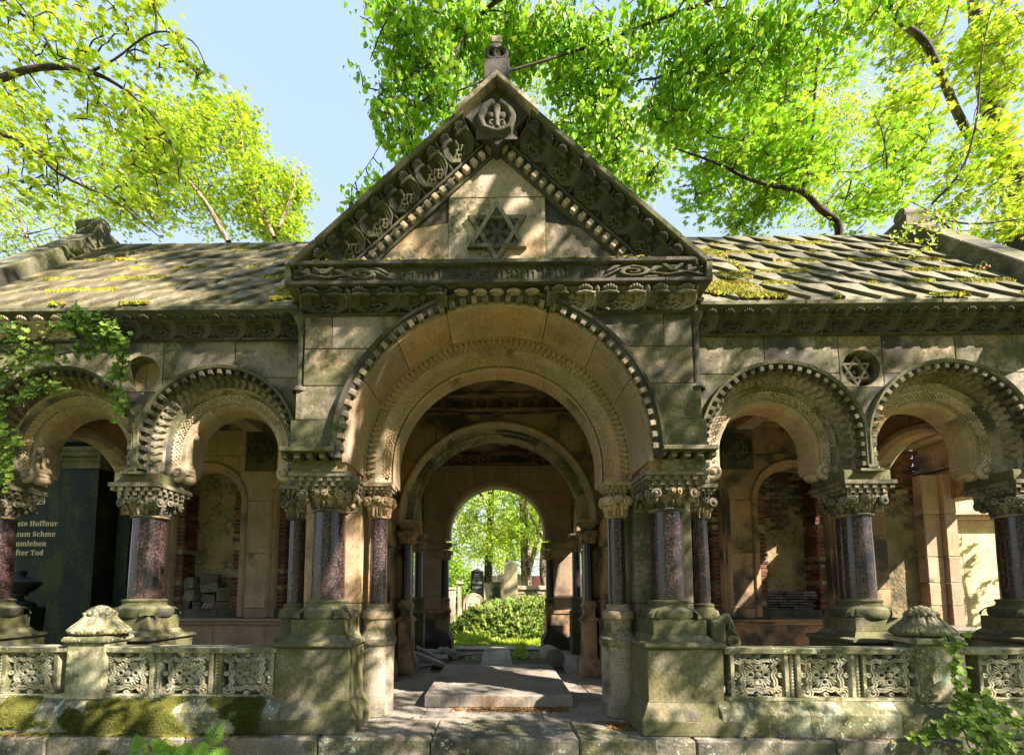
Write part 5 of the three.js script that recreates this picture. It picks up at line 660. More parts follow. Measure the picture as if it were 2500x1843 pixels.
// tree outside the frame whose crown dapples the front
{
  SEED = 909; const t = thing('shade_tree', 'broad leafy tree to the right of the viewer, outside the frame, dappling the front', 'tree');
  const lit = (x, y) => { // share of sun that reaches each part of the front in the photograph
    if (y > 5.3 && y > 8.1 - Math.abs(x)) { const d = (y - 5.4) / 2.727, xr = x - 1.54 * (d + 0.1); return xr > 2.3 ? 0.78 : xr < -2.3 ? (x > -3.4 ? 0.1 : 0.75) : 0.8; } if (x > 7) return 0.85; if (Math.abs(x) <= 2.6 && y > 5.9) return Math.abs(x) < 1.3 && y < 6.7 ? 0.55 : 0.22; if (Math.abs(x) <= 2.6 && y > 4.9) return 0.3;
    if (y < 0) return 0.3; if (y < 1.1 && Math.abs(x) > 1.75 && Math.abs(x) < 2.75) return x > 0 ? 0.12 : 0.2; if (y < 0.4) return x > 2.6 ? 0.7 : 0.45; if (y < 1.1) return 0.55; if (x < -2.4) return y > 4.3 ? 0.36 : 0.4; if (x > 2.4) return y > 4.2 ? 0.58 : 0.4; return Math.abs(x) < 1.8 && y < 1.7 ? 0.62 : x < 0 ? 0.5 : 0.4; };
  const vf = new THREE.Frustum().setFromProjectionMatrix(new THREE.Matrix4().multiplyMatrices(camera.projectionMatrix, camera.matrixWorldInverse)); const list = []; for (let i = 0; i < 9500; i++) { const x = rr(-9.5, 9.5), y = rr(-1.5, 11.4), t0 = rr(8.5, 12.5); const f = F.c[Math.floor(((y * 0.16) % 1 + 1) % 1 * 1023) * NS + Math.floor(((x * 0.13) % 1 + 1) % 1 * 1023)]; if (ss(lit(x, y) - 0.05, lit(x, y) + 0.05, 0.5 + (f - 0.5) * 2.3) < rnd()) continue; if (vf.intersectsSphere(new THREE.Sphere(V(x, y, -5.3).addScaledVector(SUN, t0), 0.6))) continue; list.push({ p: V(x, y, -5.3).addScaledVector(SUN, t0), q: new THREE.Quaternion().setFromEuler(new THREE.Euler(rr(0, 6), rr(0, 6), rr(0, 6))), s: rr(0.7, 1.2) }); }
  add(t, 'trunk', tube([[9.5, -0.44, 4, 0.5], [9.3, 4, 3.5, 0.42], [8.6, 8, 2.6, 0.3], [7.6, 12, 1.5, 0.15]], 12, true, 4), M.bark[1]);
  for (const e of [[3, 9, 1], [5, 13, 2], [9, 14, 3], [12, 11, 1], [13, 8, 0], [1, 7.5, 0.3]]) add(t, 'branch', tube([[9.1, 5.5, 3.2, 0.16], [(9 + e[0]) / 2, (7 + e[1]) / 2 + 0.6, (3 + e[2]) / 2, 0.1], [...e, 0.03]], 8, true, 4), M.bark[1]);
  foliage(grp(t, 'crown'), sprayGeo(9, 0.24, 0.115, 'linden', 17), GR.deep, list, 0);
}

// trees behind the viewer: seen only as dark reflections in the polished shafts
for (const [i, x, z] of [[0, -13, 17], [1, -4, 20], [2, 5, 17], [3, 13, 21]]) { SEED = 950 + i; const t = thing('park_tree', ['park tree behind the viewer, outside the frame, leftmost of four', 'park tree behind the viewer, outside the frame, second from the left of four', 'park tree behind the viewer, outside the frame, third from the left of four', 'park tree behind the viewer, outside the frame, rightmost of four'][i], 'tree'); add(t, 'trunk', tube([[x, -0.44, z, 0.4], [x + 0.2, 4, z, 0.32], [x, 9, z, 0.2], [x, 13, z, 0.08]], 10, true, 3), M.bark[0]); const L = []; for (let k = 0; k < 900; k++) { const a = rr(0, 6.3), u = rr(-1, 1), r = 5.2 * Math.cbrt(rr(0.25, 1)), h = Math.sqrt(1 - u * u); L.push({ p: V(x + r * h * Math.cos(a), 8 + r * u * 1.35, z + r * h * Math.sin(a) * 0.7), q: new THREE.Quaternion().setFromEuler(new THREE.Euler(rr(0, 6), rr(0, 6), rr(0, 6))), s: rr(2, 3.4) }); } foliage(grp(t, 'crown'), sprayGeo(9, 0.24, 0.115, 'linden', 18), GR.deep, L, 0); }
// ---------------------------------------------------------------- neighbouring tombs seen through the end bays
{
  const t = thing('black_granite_tomb', 'black granite tomb with algae streaked pier and gold lettered tablet, beyond the leftmost arch', 'tomb'); SEED = 1200;
  const P = [V(-8.30, 0.2, -8.0), V(-7.42, 0.2, -8.0), V(-7.42, 0.2, -8.9), V(-8.30, 0.2, -8.9), V(-8.12, 3.86, -8.02), V(-7.46, 3.86, -8.02), V(-7.46, 3.86, -8.8), V(-8.12, 3.86, -8.8)];
  add(t, 'pier', boxUV(new ConvexGeometry(P)), M.black);
  const cp = add(t, 'pier_capital', rectSweep([[0.0, 3.86], [0.0, 3.98], [0.03, 3.99], [0.05, 4.04], [0.1, 4.1], [0.11, 4.15], [0.14, 4.16], [0.14, 4.22], [0.1, 4.24]], -8.14, -7.44, -8.82, -8.0), M.green[2]);
  const eg = []; for (let k = 0; k < 12; k++) eg.push(new THREE.SphereGeometry(0.03, 8, 6).scale(0.75, 1.2, 0.7).translate(-8.1 + k * 0.056 + 0.02, 4.07, -7.935)); stuff(add(cp, 'egg_moulding', boxUV(merge(eg)), M.green[0]));
  add(t, 'tablet', chip(-11.2, -6.98, 0.1, 4.6, -9.0, -9.3, 0.01), M.black); add(t, 'side_slab', chip(-7.30, -7.05, 0.1, 4.3, -8.3, -8.95, 0.01), M.black); add(t, 'lintel', chip(-11.2, -6.9, 4.6, 5.0, -8.7, -9.4, 0.02), M.black);
  add(t, 'kerb', chip(-9.6, -6.6, -0.3, 0.42, -7.3, -7.6, 0.01), M.granite2);
  const font = GEO.font, line = (s, x1, y, h, m, w) => { const g = new TextGeometry(s, { font, size: h, depth: 0.004, curveSegments: 2 }); g.computeBoundingBox(); g.translate(x1 - g.boundingBox.max.x, y, -8.998); add(t, 'inscription', boxUV(g), m); };
  const rx = (px, py) => { const p = at(px, py, 9.0); return p; };
  for (const [s, px, py, h, m] of [['Got', 92, 1080, 0.21, M.gold], ['61 - 29', 88, 1104, 0.12, M.gold], ['r Jugend schönste Hoffnung', 100, 1151, 0.105, M.gold], ['wurde er später zum Schmerz', 100, 1174, 0.105, M.gold], ['von einem Traumleben', 90, 1195, 0.105, M.gold], ['das ein sanfter Tod', 84, 1215, 0.105, M.gold]]) { const p = rx(px, py); line(s, p.x + (s.length > 24 ? 0.35 : 0.1), p.y, h, m); }
  { const p = rx(60, 1123); add(t, 'rule_line', chip(p.x - 0.25, p.x + 0.22, p.y, p.y + 0.012, -8.997, -9.0), M.gold); }
  const u = thing('stone_urn', 'squat dark stone urn with lid on a plinth beside the black tomb pier', 'urn'); const c = at(42, 1240, 8.3); add(u, 'body', lathe([[0.02, 1.76], [0.09, 1.75], [0.09, 1.82], [0.16, 1.83], [0.15, 1.88], [0.22, 1.92], [0.33, 2.05], [0.34, 2.09], [0.2, 2.14], [0.1, 2.2], [0.1, 2.25], [0.12, 2.26], [0.12, 2.3], [0.05, 2.33], [0, 2.33]].map(([r, y]) => [r, y - 0.55 + 0.2]), 28, c.x, c.z), M.iron); add(u, 'foot', lathe([[0.28, 1.26], [0.26, 1.33], [0.12, 1.4], [0.09, 1.42]], 24, c.x, c.z), M.iron); add(u, 'plinth', chip(c.x - 0.36, c.x + 0.36, 0.1, 1.27, c.z + 0.32, c.z - 0.32, 0.02), M.black);
}
{
  SEED = 1300; const t = thing('neighbour_tomb', 'sunlit roofless sandstone tomb with moulded panel and heavy lintel beyond the rightmost arch', 'tomb');
  add(t, 'green_plaster_wall', relief((u, v) => 0.05 * F.b[Math.floor(v * 900) * NS + Math.floor(u * 300)], 20, 60, (u, v, h) => [7.35 + u * 0.62, 0.2 + v * 4.6, -8.52 + h]), M.plaster[1]); add(t, 'wall_core', chip(7.35, 8.0, 0, 4.85, -8.56, -8.9), M.inner[0]);
  for (let c = 0; c < 14; c++) for (let k = 0; k < 3; k++) if (c > 3 || k !== 1) { const x = 7.32 + k * 0.235 + (c % 2) * 0.11; add(t, 'brick', chip(x, x + 0.22, 3.2 + c * 0.077, 3.265 + c * 0.077, -8.47 - rr(0, 0.012), -8.6, 0.006), pick(M.brick)); }
  for (const [y0, y1] of [[0, 0.9], [0.9, 1.3], [1.3, 1.72], [1.72, 2.2], [2.2, 3.0], [3.0, 3.75]]) { add(t, 'pier_stone', chip(7.97, 8.28, y0, y1 - 0.005, -8.3, -8.9, 0.012), pick(M.warm)); add(t, 'pier_stone', chip(8.28, 8.5, y0, y1 - 0.005, -8.22, -8.9, 0.012), pick(M.warm)); }
  // heavy entablature running forward along the side
  add(t, 'lintel', merge([chip(8.42, 8.9, 3.28, 3.86, -5.6, -8.9, 0.012)]), M.inner[1]); add(t, 'lintel', merge([chip(8.40, 8.92, 3.87, 4.4, -5.6, -8.9, 0.012), chip(8.34, 8.5, 3.84, 3.9, -5.6, -8.9, 0.01)]), M.inner[0]); add(t, 'cornice', merge([chip(8.24, 8.95, 4.4, 4.5, -5.6, -8.9, 0.012), chip(8.14, 8.95, 4.5, 4.58, -5.6, -8.9, 0.012), chip(8.05, 8.95, 4.58, 4.7, -5.6, -8.9, 0.012)]), M.warm[3]);
  // sunlit panel wall facing the viewer
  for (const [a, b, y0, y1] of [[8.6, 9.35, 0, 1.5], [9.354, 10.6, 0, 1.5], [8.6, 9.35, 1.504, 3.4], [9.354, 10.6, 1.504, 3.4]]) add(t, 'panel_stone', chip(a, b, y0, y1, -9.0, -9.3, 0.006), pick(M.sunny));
  for (const [a, b, z] of [[8.5, 8.66, -8.9], [10.3, 10.5, -8.9]]) add(t, 'frame_post', chip(a, b, 0, 2.98, z, -9.25, 0.02), M.warm[2]);
  add(t, 'frame_head', merge([chip(8.45, 10.6, 2.98, 3.06, -8.82, -9.25, 0.012), chip(8.5, 10.6, 2.86, 2.98, -8.9, -9.25, 0.012), chip(8.4, 10.7, 3.06, 3.16, -8.76, -9.25, 0.012)]), M.warm[3]);
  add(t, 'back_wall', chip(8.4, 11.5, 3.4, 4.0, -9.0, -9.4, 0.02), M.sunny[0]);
  add(t, 'kerb', chip(7.0, 11, -0.3, 0.72, -7.6, -7.9, 0.015), M.dark[1]);
  const b = thing('stone_block', 'broken dark capstone resting on the kerb by the rightmost column', 'stone block'); add(b, 'block', chip(7.25, 7.95, 0.72, 0.98, -7.45, -7.9, 0.05), M.rubble[0]);
}
// ---------------------------------------------------------------- loose stones, slates, fragments
{
  SEED = 1400; const rock = (x0, x1, y0, y1, z0, z1, j = 0.022) => { const p = []; for (const x of [x0, x1]) for (const y of [y0, y1]) for (const z of [z0, z1]) for (let k = 0; k < 2; k++) p.push(V(x + rr(-j, j) * (k ? 1.4 : 1), y + rr(-j, j) * (y === y0 ? 0.4 : 1), z + rr(-j, j))); return boxUV(new ConvexGeometry(p)); };
  const where = ['bottom row, far left', 'bottom row, second from left', 'bottom row, middle', 'bottom row, second from right', 'bottom row, right end', 'second row, wide one at left', 'second row, middle', 'second row, tall one at right', 'second row, small one at right end', 'third row, reddish squared one at left', 'third row, flat one in the middle', 'topmost pointed one'];
  const R = [[-6.12, -5.92, 1.22, 1.38], [-5.90, -5.74, 1.22, 1.36], [-5.72, -5.50, 1.22, 1.32], [-5.48, -5.20, 1.22, 1.37], [-5.18, -5.03, 1.22, 1.30], [-6.14, -5.80, 1.39, 1.60], [-5.74, -5.50, 1.35, 1.52], [-5.46, -5.18, 1.38, 1.62], [-5.16, -5.02, 1.34, 1.62], [-6.12, -5.86, 1.62, 1.83], [-5.76, -5.42, 1.54, 1.70], [-5.76, -5.48, 1.71, 1.88]];
  R.forEach((r, i) => { const o = tag(add(scene, 'loose_stone', rock(r[0] + 0.01, r[1] - 0.01, r[2], r[3], -8.5, -8.72), pick(M.rubble)), `loose rubble stone heaped in the left niche: ${where[i]}`, 'stone', 'rubble stones in the left niche'); const cx = (r[0] + r[1]) / 2, cy = (r[2] + r[3]) / 2; o.geometry.translate(-cx, -cy, 8.6); o.position.set(cx, cy, -8.6); o.rotation.set(rr(-0.15, 0.15), rr(-0.3, 0.3), rr(-0.12, 0.12)); });
  let n = 0; for (let c = 0; c < 7; c++) { let x = 5.08 + rr(0, 0.05); let kk = 0; while (x < 5.95) { kk++; const w = rr(0.2, 0.4), y = 1.22 + c * 0.05; tag(add(scene, 'slate_piece', chip(x, Math.min(6.05, x + w) - 0.01, y, y + rr(0.03, 0.046), -8.46 - rr(0, 0.05), -8.74, 0.008), pick(M.slate)), `dark slate in right niche stack, ${['lowest', 'second', 'third', 'fourth', 'fifth', 'sixth', 'top'][c]} course, ${['left end', 'second from left', 'third from left', 'fourth from left', 'fifth from left'][kk - 1]}`, 'slate', 'slates stacked in the right niche').rotation.y = 0; x += w; n++; } }
  const fr = [['long pale broken slab leaning against the left hall pier', -1.42, -9.35, 0.8, 0.42, 0.05, 0.5, 0.42], ['broken slab tilted on the rubble, farther back in the hall', -1.12, -10.6, 0.55, 0.32, 0.05, -0.7, 0.3], ['flat dark slab fragment at the bottom of the rubble', -1.35, -10.2, 0.42, 0.36, 0.08, 0.2, 0.05], ['squared slab fragment on top of the rubble', -1.55, -10.5, 0.36, 0.3, 0.07, 0.9, 0.12], ['thin slab fragment lying right of the rubble', -0.82, -10.9, 0.45, 0.16, 0.04, 0.15, 0.02], ['slab fragment wedged by the rear pier base', -1.3, -11.4, 0.45, 0.3, 0.06, -0.2, 0.15], ['upper slab fragment leaning on the rubble by the pier', -1.6, -10.0, 0.4, 0.34, 0.06, 0.4, 0.5]];
  fr.forEach((f, i) => { const o = tag(add(scene, 'slab_fragment', rock(-f[3] / 2, f[3] / 2, -f[5] / 2, f[5] / 2, -f[4] / 2, f[4] / 2, 0.012), M.floor[i ? i % 4 : 3]), f[0], 'slab fragment', null); o.position.set(f[1], f[5] / 2 + Math.abs(Math.sin(f[7])) * f[3] * 0.42 - 0.01 + (i === 3 || i === 6 ? 0.1 : 0), f[2]); o.rotation.set(0.1, f[6], -f[7] * 1.0, 'YXZ'); });
  const d = thing('column_drum', 'broken stone column drum lying on the soil at the right of the hall', 'column drum', null, [1.17, 0.16, -9.75]); const g = lathe([[0, -0.36], [0.19, -0.36], [0.205, -0.345], [0.205, 0.345], [0.19, 0.36], [0, 0.36]], 28); g.rotateX(PI / 2).rotateY(0.12); add(d, 'drum', g, M.floor[2]);
  for (let k = 0; k < 2; k++) tag(add(scene, 'pebble', new THREE.SphereGeometry(0.035, 12, 8).scale(1.3, 0.4, 0.8).translate(k ? 3.1 : -4.02, k ? 0.012 : 0.958, k ? -5.0 : -5.2), M.floor[3]), k ? 'small pale pebble on the step by the right pedestal' : 'small white pebble on the left balustrade rail', 'pebble');
}
// ---------------------------------------------------------------- cemetery beyond the hall
{
  SEED = 1500; const hs = (name, label, x0, x1, y1, z, mat, f) => { const t = thing(name, label, 'gravestone', null); f(t, (x0 + x1) / 2, (x1 - x0) / 2, y1, z, mat); return t; };
  const slab = pts => { const g = new THREE.ExtrudeGeometry(new THREE.Shape(pts.map(p => new THREE.Vector2(...p))), { depth: 0.16, bevelEnabled: true, bevelThickness: 0.02, bevelSize: 0.02, bevelOffset: -0.02, bevelSegments: 2 }); return boxUV(g); };
  const font = GEO.font; const text = (t, s, cx, y, w, h, z, mat) => { const g = new TextGeometry(s, { font, size: h, depth: 0.006, curveSegments: 1 }); g.computeBoundingBox(); const b = g.boundingBox.max.x; g.scale(w / b, 1, 1).translate(cx - w / 2, y, z); add(t, 'inscription', boxUV(g), mat); };
  hs('gravestone', 'black pointed gravestone with silver lettering left of the bush', -1.17, -0.60, 2.50, -19.5, M.black, (t, cx, hw, y, z, m) => { add(t, 'shaft', boxUV(new ConvexGeometry([[-hw - 0.03, -0.1], [hw + 0.03, -0.1], [hw - 0.02, y - 0.12], [-hw + 0.02, y - 0.12]].flatMap(([a, b]) => [V(cx + a, b, z), V(cx + a, b, z - 0.45)]))), m); add(t, 'cap', boxUV(new ConvexGeometry([V(cx - hw, y - 0.13, z + 0.02), V(cx + hw, y - 0.13, z + 0.02), V(cx - hw, y - 0.13, z - 0.48), V(cx + hw, y - 0.13, z - 0.48), V(cx, y + 0.02, z - 0.2)])), M.slate[2]); text(t, 'Martin', cx, 1.83, 0.42, 0.13, z + 0.004, M.silver); text(t, 'Kopper', cx, 1.62, 0.44, 0.13, z + 0.004, M.silver); for (const [yy, w] of [[2.24, 0.2], [2.16, 0.3], [2.08, 0.26], [2.0, 0.34], [1.52, 0.5], [1.46, 0.48], [1.36, 0.52], [1.3, 0.5]]) text(t, 'geb November', cx, yy, w, 0.035, z + 0.004, M.silver); });
  hs('gravestone', 'pale round-topped gravestone with white tablet in front of the black one', -1.36, -0.56, 1.44, -17.6, M.carve[1], (t, cx, hw, y, z, m) => { const arc = (h, r, n = 14) => { const p = [[-h, -0.1]]; for (let k = 0; k <= n; k++) { const a = PI - k / n * PI; p.push([h * Math.cos(a), r - 0.32 + 0.32 * Math.sin(a)]); } p.push([h, -0.1]); return p; }; add(t, 'surround', slab(arc(hw, y)).translate(cx, 0, z - 0.2), m); add(t, 'tablet', slab(arc(hw - 0.12, y - 0.12)).translate(cx, 0, z - 0.16), M.sunny[1]); text(t, 'Hier ruht', cx, 1.0, 0.36, 0.05, z + 0.022, M.slate[1]); for (let k = 0; k < 5; k++) text(t, 'in Frieden', cx, 0.9 - k * 0.09, 0.4 - 0.03 * (k % 3), 0.04, z + 0.022, M.slate[1]); });
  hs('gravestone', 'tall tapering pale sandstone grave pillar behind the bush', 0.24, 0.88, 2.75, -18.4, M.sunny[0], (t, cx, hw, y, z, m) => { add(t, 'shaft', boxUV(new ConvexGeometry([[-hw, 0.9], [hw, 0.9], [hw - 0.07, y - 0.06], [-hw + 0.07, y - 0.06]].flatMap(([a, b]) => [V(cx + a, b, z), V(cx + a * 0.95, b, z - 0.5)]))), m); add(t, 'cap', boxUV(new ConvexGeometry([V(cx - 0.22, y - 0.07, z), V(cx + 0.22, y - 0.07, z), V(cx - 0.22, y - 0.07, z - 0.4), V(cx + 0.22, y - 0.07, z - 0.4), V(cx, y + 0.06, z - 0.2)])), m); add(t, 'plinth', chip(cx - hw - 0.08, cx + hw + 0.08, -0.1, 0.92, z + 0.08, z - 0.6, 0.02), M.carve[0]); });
  hs('gravestone', 'plain upright pale gravestone at the left edge of the rear arch', -2.15, -1.62, 1.66, -17, M.carve[2], (t, cx, hw, y, z, m) => { add(t, 'slab', chip(cx - hw, cx + hw, -0.1, y - 0.1, z, z - 0.22, 0.02), m); add(t, 'cap', chip(cx - hw - 0.03, cx + hw + 0.03, y - 0.1, y, z + 0.03, z - 0.25, 0.02), m); });
  hs('gravestone', 'white marble grave stele with curved ornament top', -1.98, -1.6, 2.15, -21, M.sunny[1], (t, cx, hw, y, z, m) => { add(t, 'shaft', chip(cx - hw + 0.08, cx + hw - 0.08, -0.1, 1.75, z, z - 0.3, 0.03), m); add(t, 'cap', rectSweep([[-0.1, 1.75], [0, 1.8], [0.08, 1.85], [0.08, 1.92], [-0.06, 1.98]], cx - hw + 0.08, cx + hw - 0.08, z - 0.3, z), m); add(t, 'finial', new THREE.SphereGeometry(0.1, 12, 8).translate(cx, 2.05, z - 0.15), m); });
  hs('gravestone', 'white stele with round shoulder half hidden behind the black gravestone', -0.85, -0.38, 1.7, -21.5, M.sunny[0], (t, cx, hw, y, z, m) => { add(t, 'slab', chip(cx - hw, cx + hw, -0.1, y, z, z - 0.2, 0.04), m); add(t, 'cap', new THREE.CylinderGeometry(hw, hw, 0.2, 24, 1, false, 0, PI).rotateX(-PI / 2).rotateZ(PI / 2).translate(cx, y - 0.02, z - 0.1), m); });
  hs('gravestone', 'weathered green grave wall with a dark panel left of the tall pillar', -0.55, 0.25, 2.0, -25, M.green[2], (t, cx, hw, y, z, m) => { add(t, 'slab', chip(cx - hw, cx + hw, -0.1, y, z, z - 0.4, 0.04), m); add(t, 'dark_panel', chip(cx - 0.1, cx + 0.28, 0.9, 1.7, z + 0.03, z - 0.1, 0.01), M.slate[0]); });
  hs('gravestone', 'low grey grave wall with scale carved side right of the tall pillar', 0.95, 2.6, 1.75, -20.5, M.carve[0], (t, cx, hw, y, z, m) => { add(t, 'slab', chip(cx - hw, cx + hw, -0.1, y - 0.18, z, z - 0.4, 0.03), m); add(t, 'coping', merge([chip(cx - hw - 0.05, cx + hw + 0.05, y - 0.18, y, z + 0.08, z - 0.48, 0.02)]), M.carve[2]); const L = []; for (let r = 0; r < 7; r++) for (let k = 0; k < 7; k++) L.push(new THREE.CylinderGeometry(0.09, 0.09, 0.03, 12, 1, false, PI / 2, PI).rotateX(PI / 2).translate(1.05 + k * 0.16 + (r % 2) * 0.08, 0.6 + r * 0.13, z + 0.02)); stuff(add(t, 'scale_carving', boxUV(merge(L)), m)); });
  hs('gravestone', 'small white stone at the right edge of the rear arch', 2.35, 2.75, 1.85, -19.5, M.sunny[1], (t, cx, hw, y, z, m) => { add(t, 'slab', chip(cx - hw, cx + hw, -0.1, y, z, z - 0.18, 0.03), m); add(t, 'plinth', chip(cx - hw - 0.06, cx + hw + 0.06, -0.1, 0.5, z + 0.06, z - 0.24, 0.03), m); });
  { const w = thing('brick_wall', 'dull brick and stone cemetery wall far behind the graves', 'wall'); for (let k = 0; k < 10; k++) add(w, 'panel', chip(-12 + k * 2.4, -9.62 + k * 2.4, -0.2, 2.5 + (k % 2) * 0.1, -30, -30.4, 0.04), k % 3 ? M.rubble[0] : M.brick[0]); }
  // trees of the cemetery
  const back = [['maple_tree', 'slim dark trunk with bright leaves rising above the black gravestone', -27, [[-0.62, -0.2, 0.3], [-0.5, 4, 0.24], [-0.38, 7, 0.2], [-0.5, 13, 0.1]], [[-0.45, 6, 0.1], [-1.6, 9, 0.05], [-2, 11, 0.02]], [[0, 7.0, 3.4, 3.8, 2, 330], [-3, 5, 2.2, 3, 2, 130]]],
    ['maple_tree', 'forked pale trunk tree standing behind the low grave wall', -25, [[1.75, -0.2, 0.34], [1.6, 3, 0.27], [1.5, 6, 0.22], [1.3, 11, 0.12]], [[1.72, 2.4, 0.16], [2.4, 5, 0.13], [2.9, 9, 0.06]], [[2, 7.5, 3, 3.4, 2, 220], [0.4, 4.4, 1.6, 1.4, 1.2, 70]]],
    ['maple_tree', 'bent trunk with ivy right of the forked tree', -24, [[3.3, -0.2, 0.24], [2.5, 2.2, 0.2], [2.7, 5, 0.16], [3.2, 9, 0.1]], [[2.6, 4, 0.08], [1.6, 6, 0.04], [1.2, 7, 0.02]], [[4, 5.5, 2.2, 2.6, 1.6, 150]]],
    ['yew_tree', 'dark green bushy tree at the left of the rear arch', -24, [[-4.2, -0.2, 0.25], [-4, 3, 0.2], [-4, 6, 0.1]], [[-4, 2, 0.08], [-3, 3.4, 0.04], [-2.6, 4, 0.02]], [[-3.8, 2.4, 1.7, 2.0, 1.2, 170], [-2.4, 2.0, 0.9, 1.0, 0.8, 50]]],
    ['maple_tree', 'bright hazy tree mass far behind the left gravestones', -36, [[-5, -0.2, 0.35], [-5, 6, 0.3], [-4.6, 12, 0.15]], [[-5, 5, 0.1], [-3, 8, 0.06], [-2.4, 10, 0.02]], [[-3, 5.5, 6, 5.5, 2, 650], [-9, 6, 5, 6, 2, 200]]],
    ['maple_tree', 'bright hazy tree mass far behind the right gravestones', -38, [[6, -0.2, 0.35], [6, 6, 0.3], [5.6, 12, 0.15]], [[6, 5, 0.1], [4, 8, 0.06], [3.4, 10, 0.02]], [[4.5, 5, 6, 5, 2, 650], [10, 6, 5, 6, 2, 200]]]];
  back.forEach(([n, l, z, tr, br, cr], i) => tree(n, l, 'tree', null, { seed: 1600 + i, leaf: 'oval', geo: sprayGeo(8, 0.34, 0.15, i === 3 ? 'oval' : 'maple', 31 + i), size: 1, per: 4, spread: 0.5, flat: 0.7, K: 0, mat: i === 3 ? GR.lime : GR.yellow, hole: 0.43, bark: M.bark[i === 1 || i === 2 ? 2 : 1], twigR: 2.5, reach: 3, limbs: [tr.map(p => [p[0], p[1], z, p[2]]), br.map(p => [p[0], p[1], z + 0.2, p[2]])], crown: cr.map(c => [c[0], c[1], z + (i < 3 ? 0.6 : 0), c[2], c[3], c[4], c[5]]) }));
  // juniper
  { SEED = 1700; const t = thing('juniper_bush', 'wide spreading juniper bush on the grass beyond the rear arch', 'bush'); const list = [], mound = [[0.35, 0.3, -15.9, 1.75, 1.05, 1.2], [1.3, 0.35, -16.2, 1.3, 1.1, 1], [-0.6, 0.15, -15.6, 1.1, 0.7, 0.9], [0.9, 0.1, -15.1, 1.5, 0.62, 0.7], [1.9, 0.2, -15.8, 1.1, 0.95, 0.9]]; const w = []; for (let k = 0; k < 12; k++) { const a = k / 12 * PI; w.push(tube([[0.5, -0.1, -15.9, 0.04], [0.5 + 0.9 * Math.cos(a), 0.4, -15.7 + rr(-0.3, 0.5), 0.025], [0.5 + 1.7 * Math.cos(a), 0.6 + 0.3 * Math.sin(a), -15.6, 0.01]], 5, true, 2)); } add(t, 'stems', merge(w), M.bark[0]);
    const sp = []; for (let k = 0; k < 26; k++) { const b = (k % 13) / 13, g = new THREE.ConeGeometry(0.012, 0.085, 4).translate(0, 0.04, 0).rotateZ((k < 13 ? 1 : -1) * rr(0.5, 0.95)).rotateY(rr(-0.6, 0.6)).translate(0, b * 0.2, 0); sp.push(g); } const spray = mergeGeometries(sp.map(g => norm(g)));
    for (const m of mound) for (let k = 0; k < 1500 * m[3] * m[4] / 1.5; k++) { const a = rr(0, 6.3), e = Math.asin(Math.pow(rnd(), 0.8)), f = rr(0.72, 1.05), n = V(Math.cos(a) * Math.cos(e), Math.sin(e), Math.sin(a) * Math.cos(e)); const p = V(m[0] + n.x * m[3] * f, m[1] - 0.3 + n.y * m[4] * f, m[2] + n.z * m[5] * f); const dir = n.clone().add(V(rr(-0.7, 0.7), rr(-0.25, 0.5), rr(-0.7, 0.7))).normalize(); list.push({ p, q: new THREE.Quaternion().setFromUnitVectors(V(0, 1, 0), dir).multiply(new THREE.Quaternion().setFromAxisAngle(V(0, 1, 0), rr(0, 6))), s: rr(0.7, 1.4) }); }
    foliage(grp(t, 'crown'), spray, GR.conifer, list, 0); }
  { SEED = 1800; const blade = n => { const L = []; for (let k = 0; k < n; k++) { const h = rr(0.7, 1.2), w = 0.012, x = rr(-0.08, 0.08), z = rr(-0.08, 0.08), bx = rr(-0.25, 0.25), bz = rr(-0.25, 0.25); L.push(x - w, 0, z, x + w, 0, z, x + bx * 0.4 + w * 0.7, h * 0.6, z + bz * 0.4, x - w, 0, z, x + bx * 0.4 + w * 0.7, h * 0.6, z + bz * 0.4, x + bx * 0.4 - w * 0.7, h * 0.6, z + bz * 0.4, x + bx * 0.4 - w * 0.7, h * 0.6, z + bz * 0.4, x + bx * 0.4 + w * 0.7, h * 0.6, z + bz * 0.4, x + bx, h, z + bz); } const g = new THREE.BufferGeometry(); g.setAttribute('position', new THREE.Float32BufferAttribute(L, 3)); g.setAttribute('uv', new THREE.Float32BufferAttribute(new Float32Array(L.length / 3 * 2), 2)); g.computeVertexNormals(); return g; };
    const tuft = blade(9); GEO.tuft = tuft; const im = new THREE.InstancedMesh(tuft, GR.grass, 5200), m4 = new THREE.Matrix4(), c = new THREE.Color(); for (let i = 0; i < 5200; i++) { const z = -12.75 - Math.pow(rnd(), 1.7) * 17, x = rr(-1, 1) * (2.5 - 0.30 * (z + 12.75)), h = rr(0.08, 0.24) * (x < -0.3 ? 1.4 : 0.8) * (z > -13.3 ? 0.6 : 1); im.setMatrixAt(i, m4.compose(V(x, -0.1, z), new THREE.Quaternion().setFromAxisAngle(V(0, 1, 0), rr(0, 6)), V(1, h, 1))); const k = rr(0.7, 1.2); im.setColorAt(i, c.setRGB(k * rr(0.8, 1.15), k, k * 0.9)); } im.name = 'grass'; im.castShadow = im.receiveShadow = true; stuff(im); scene.add(im); im.userData.label = 'sunlit tall grass between the rear arch and the gravestones'; im.userData.category = 'grass';
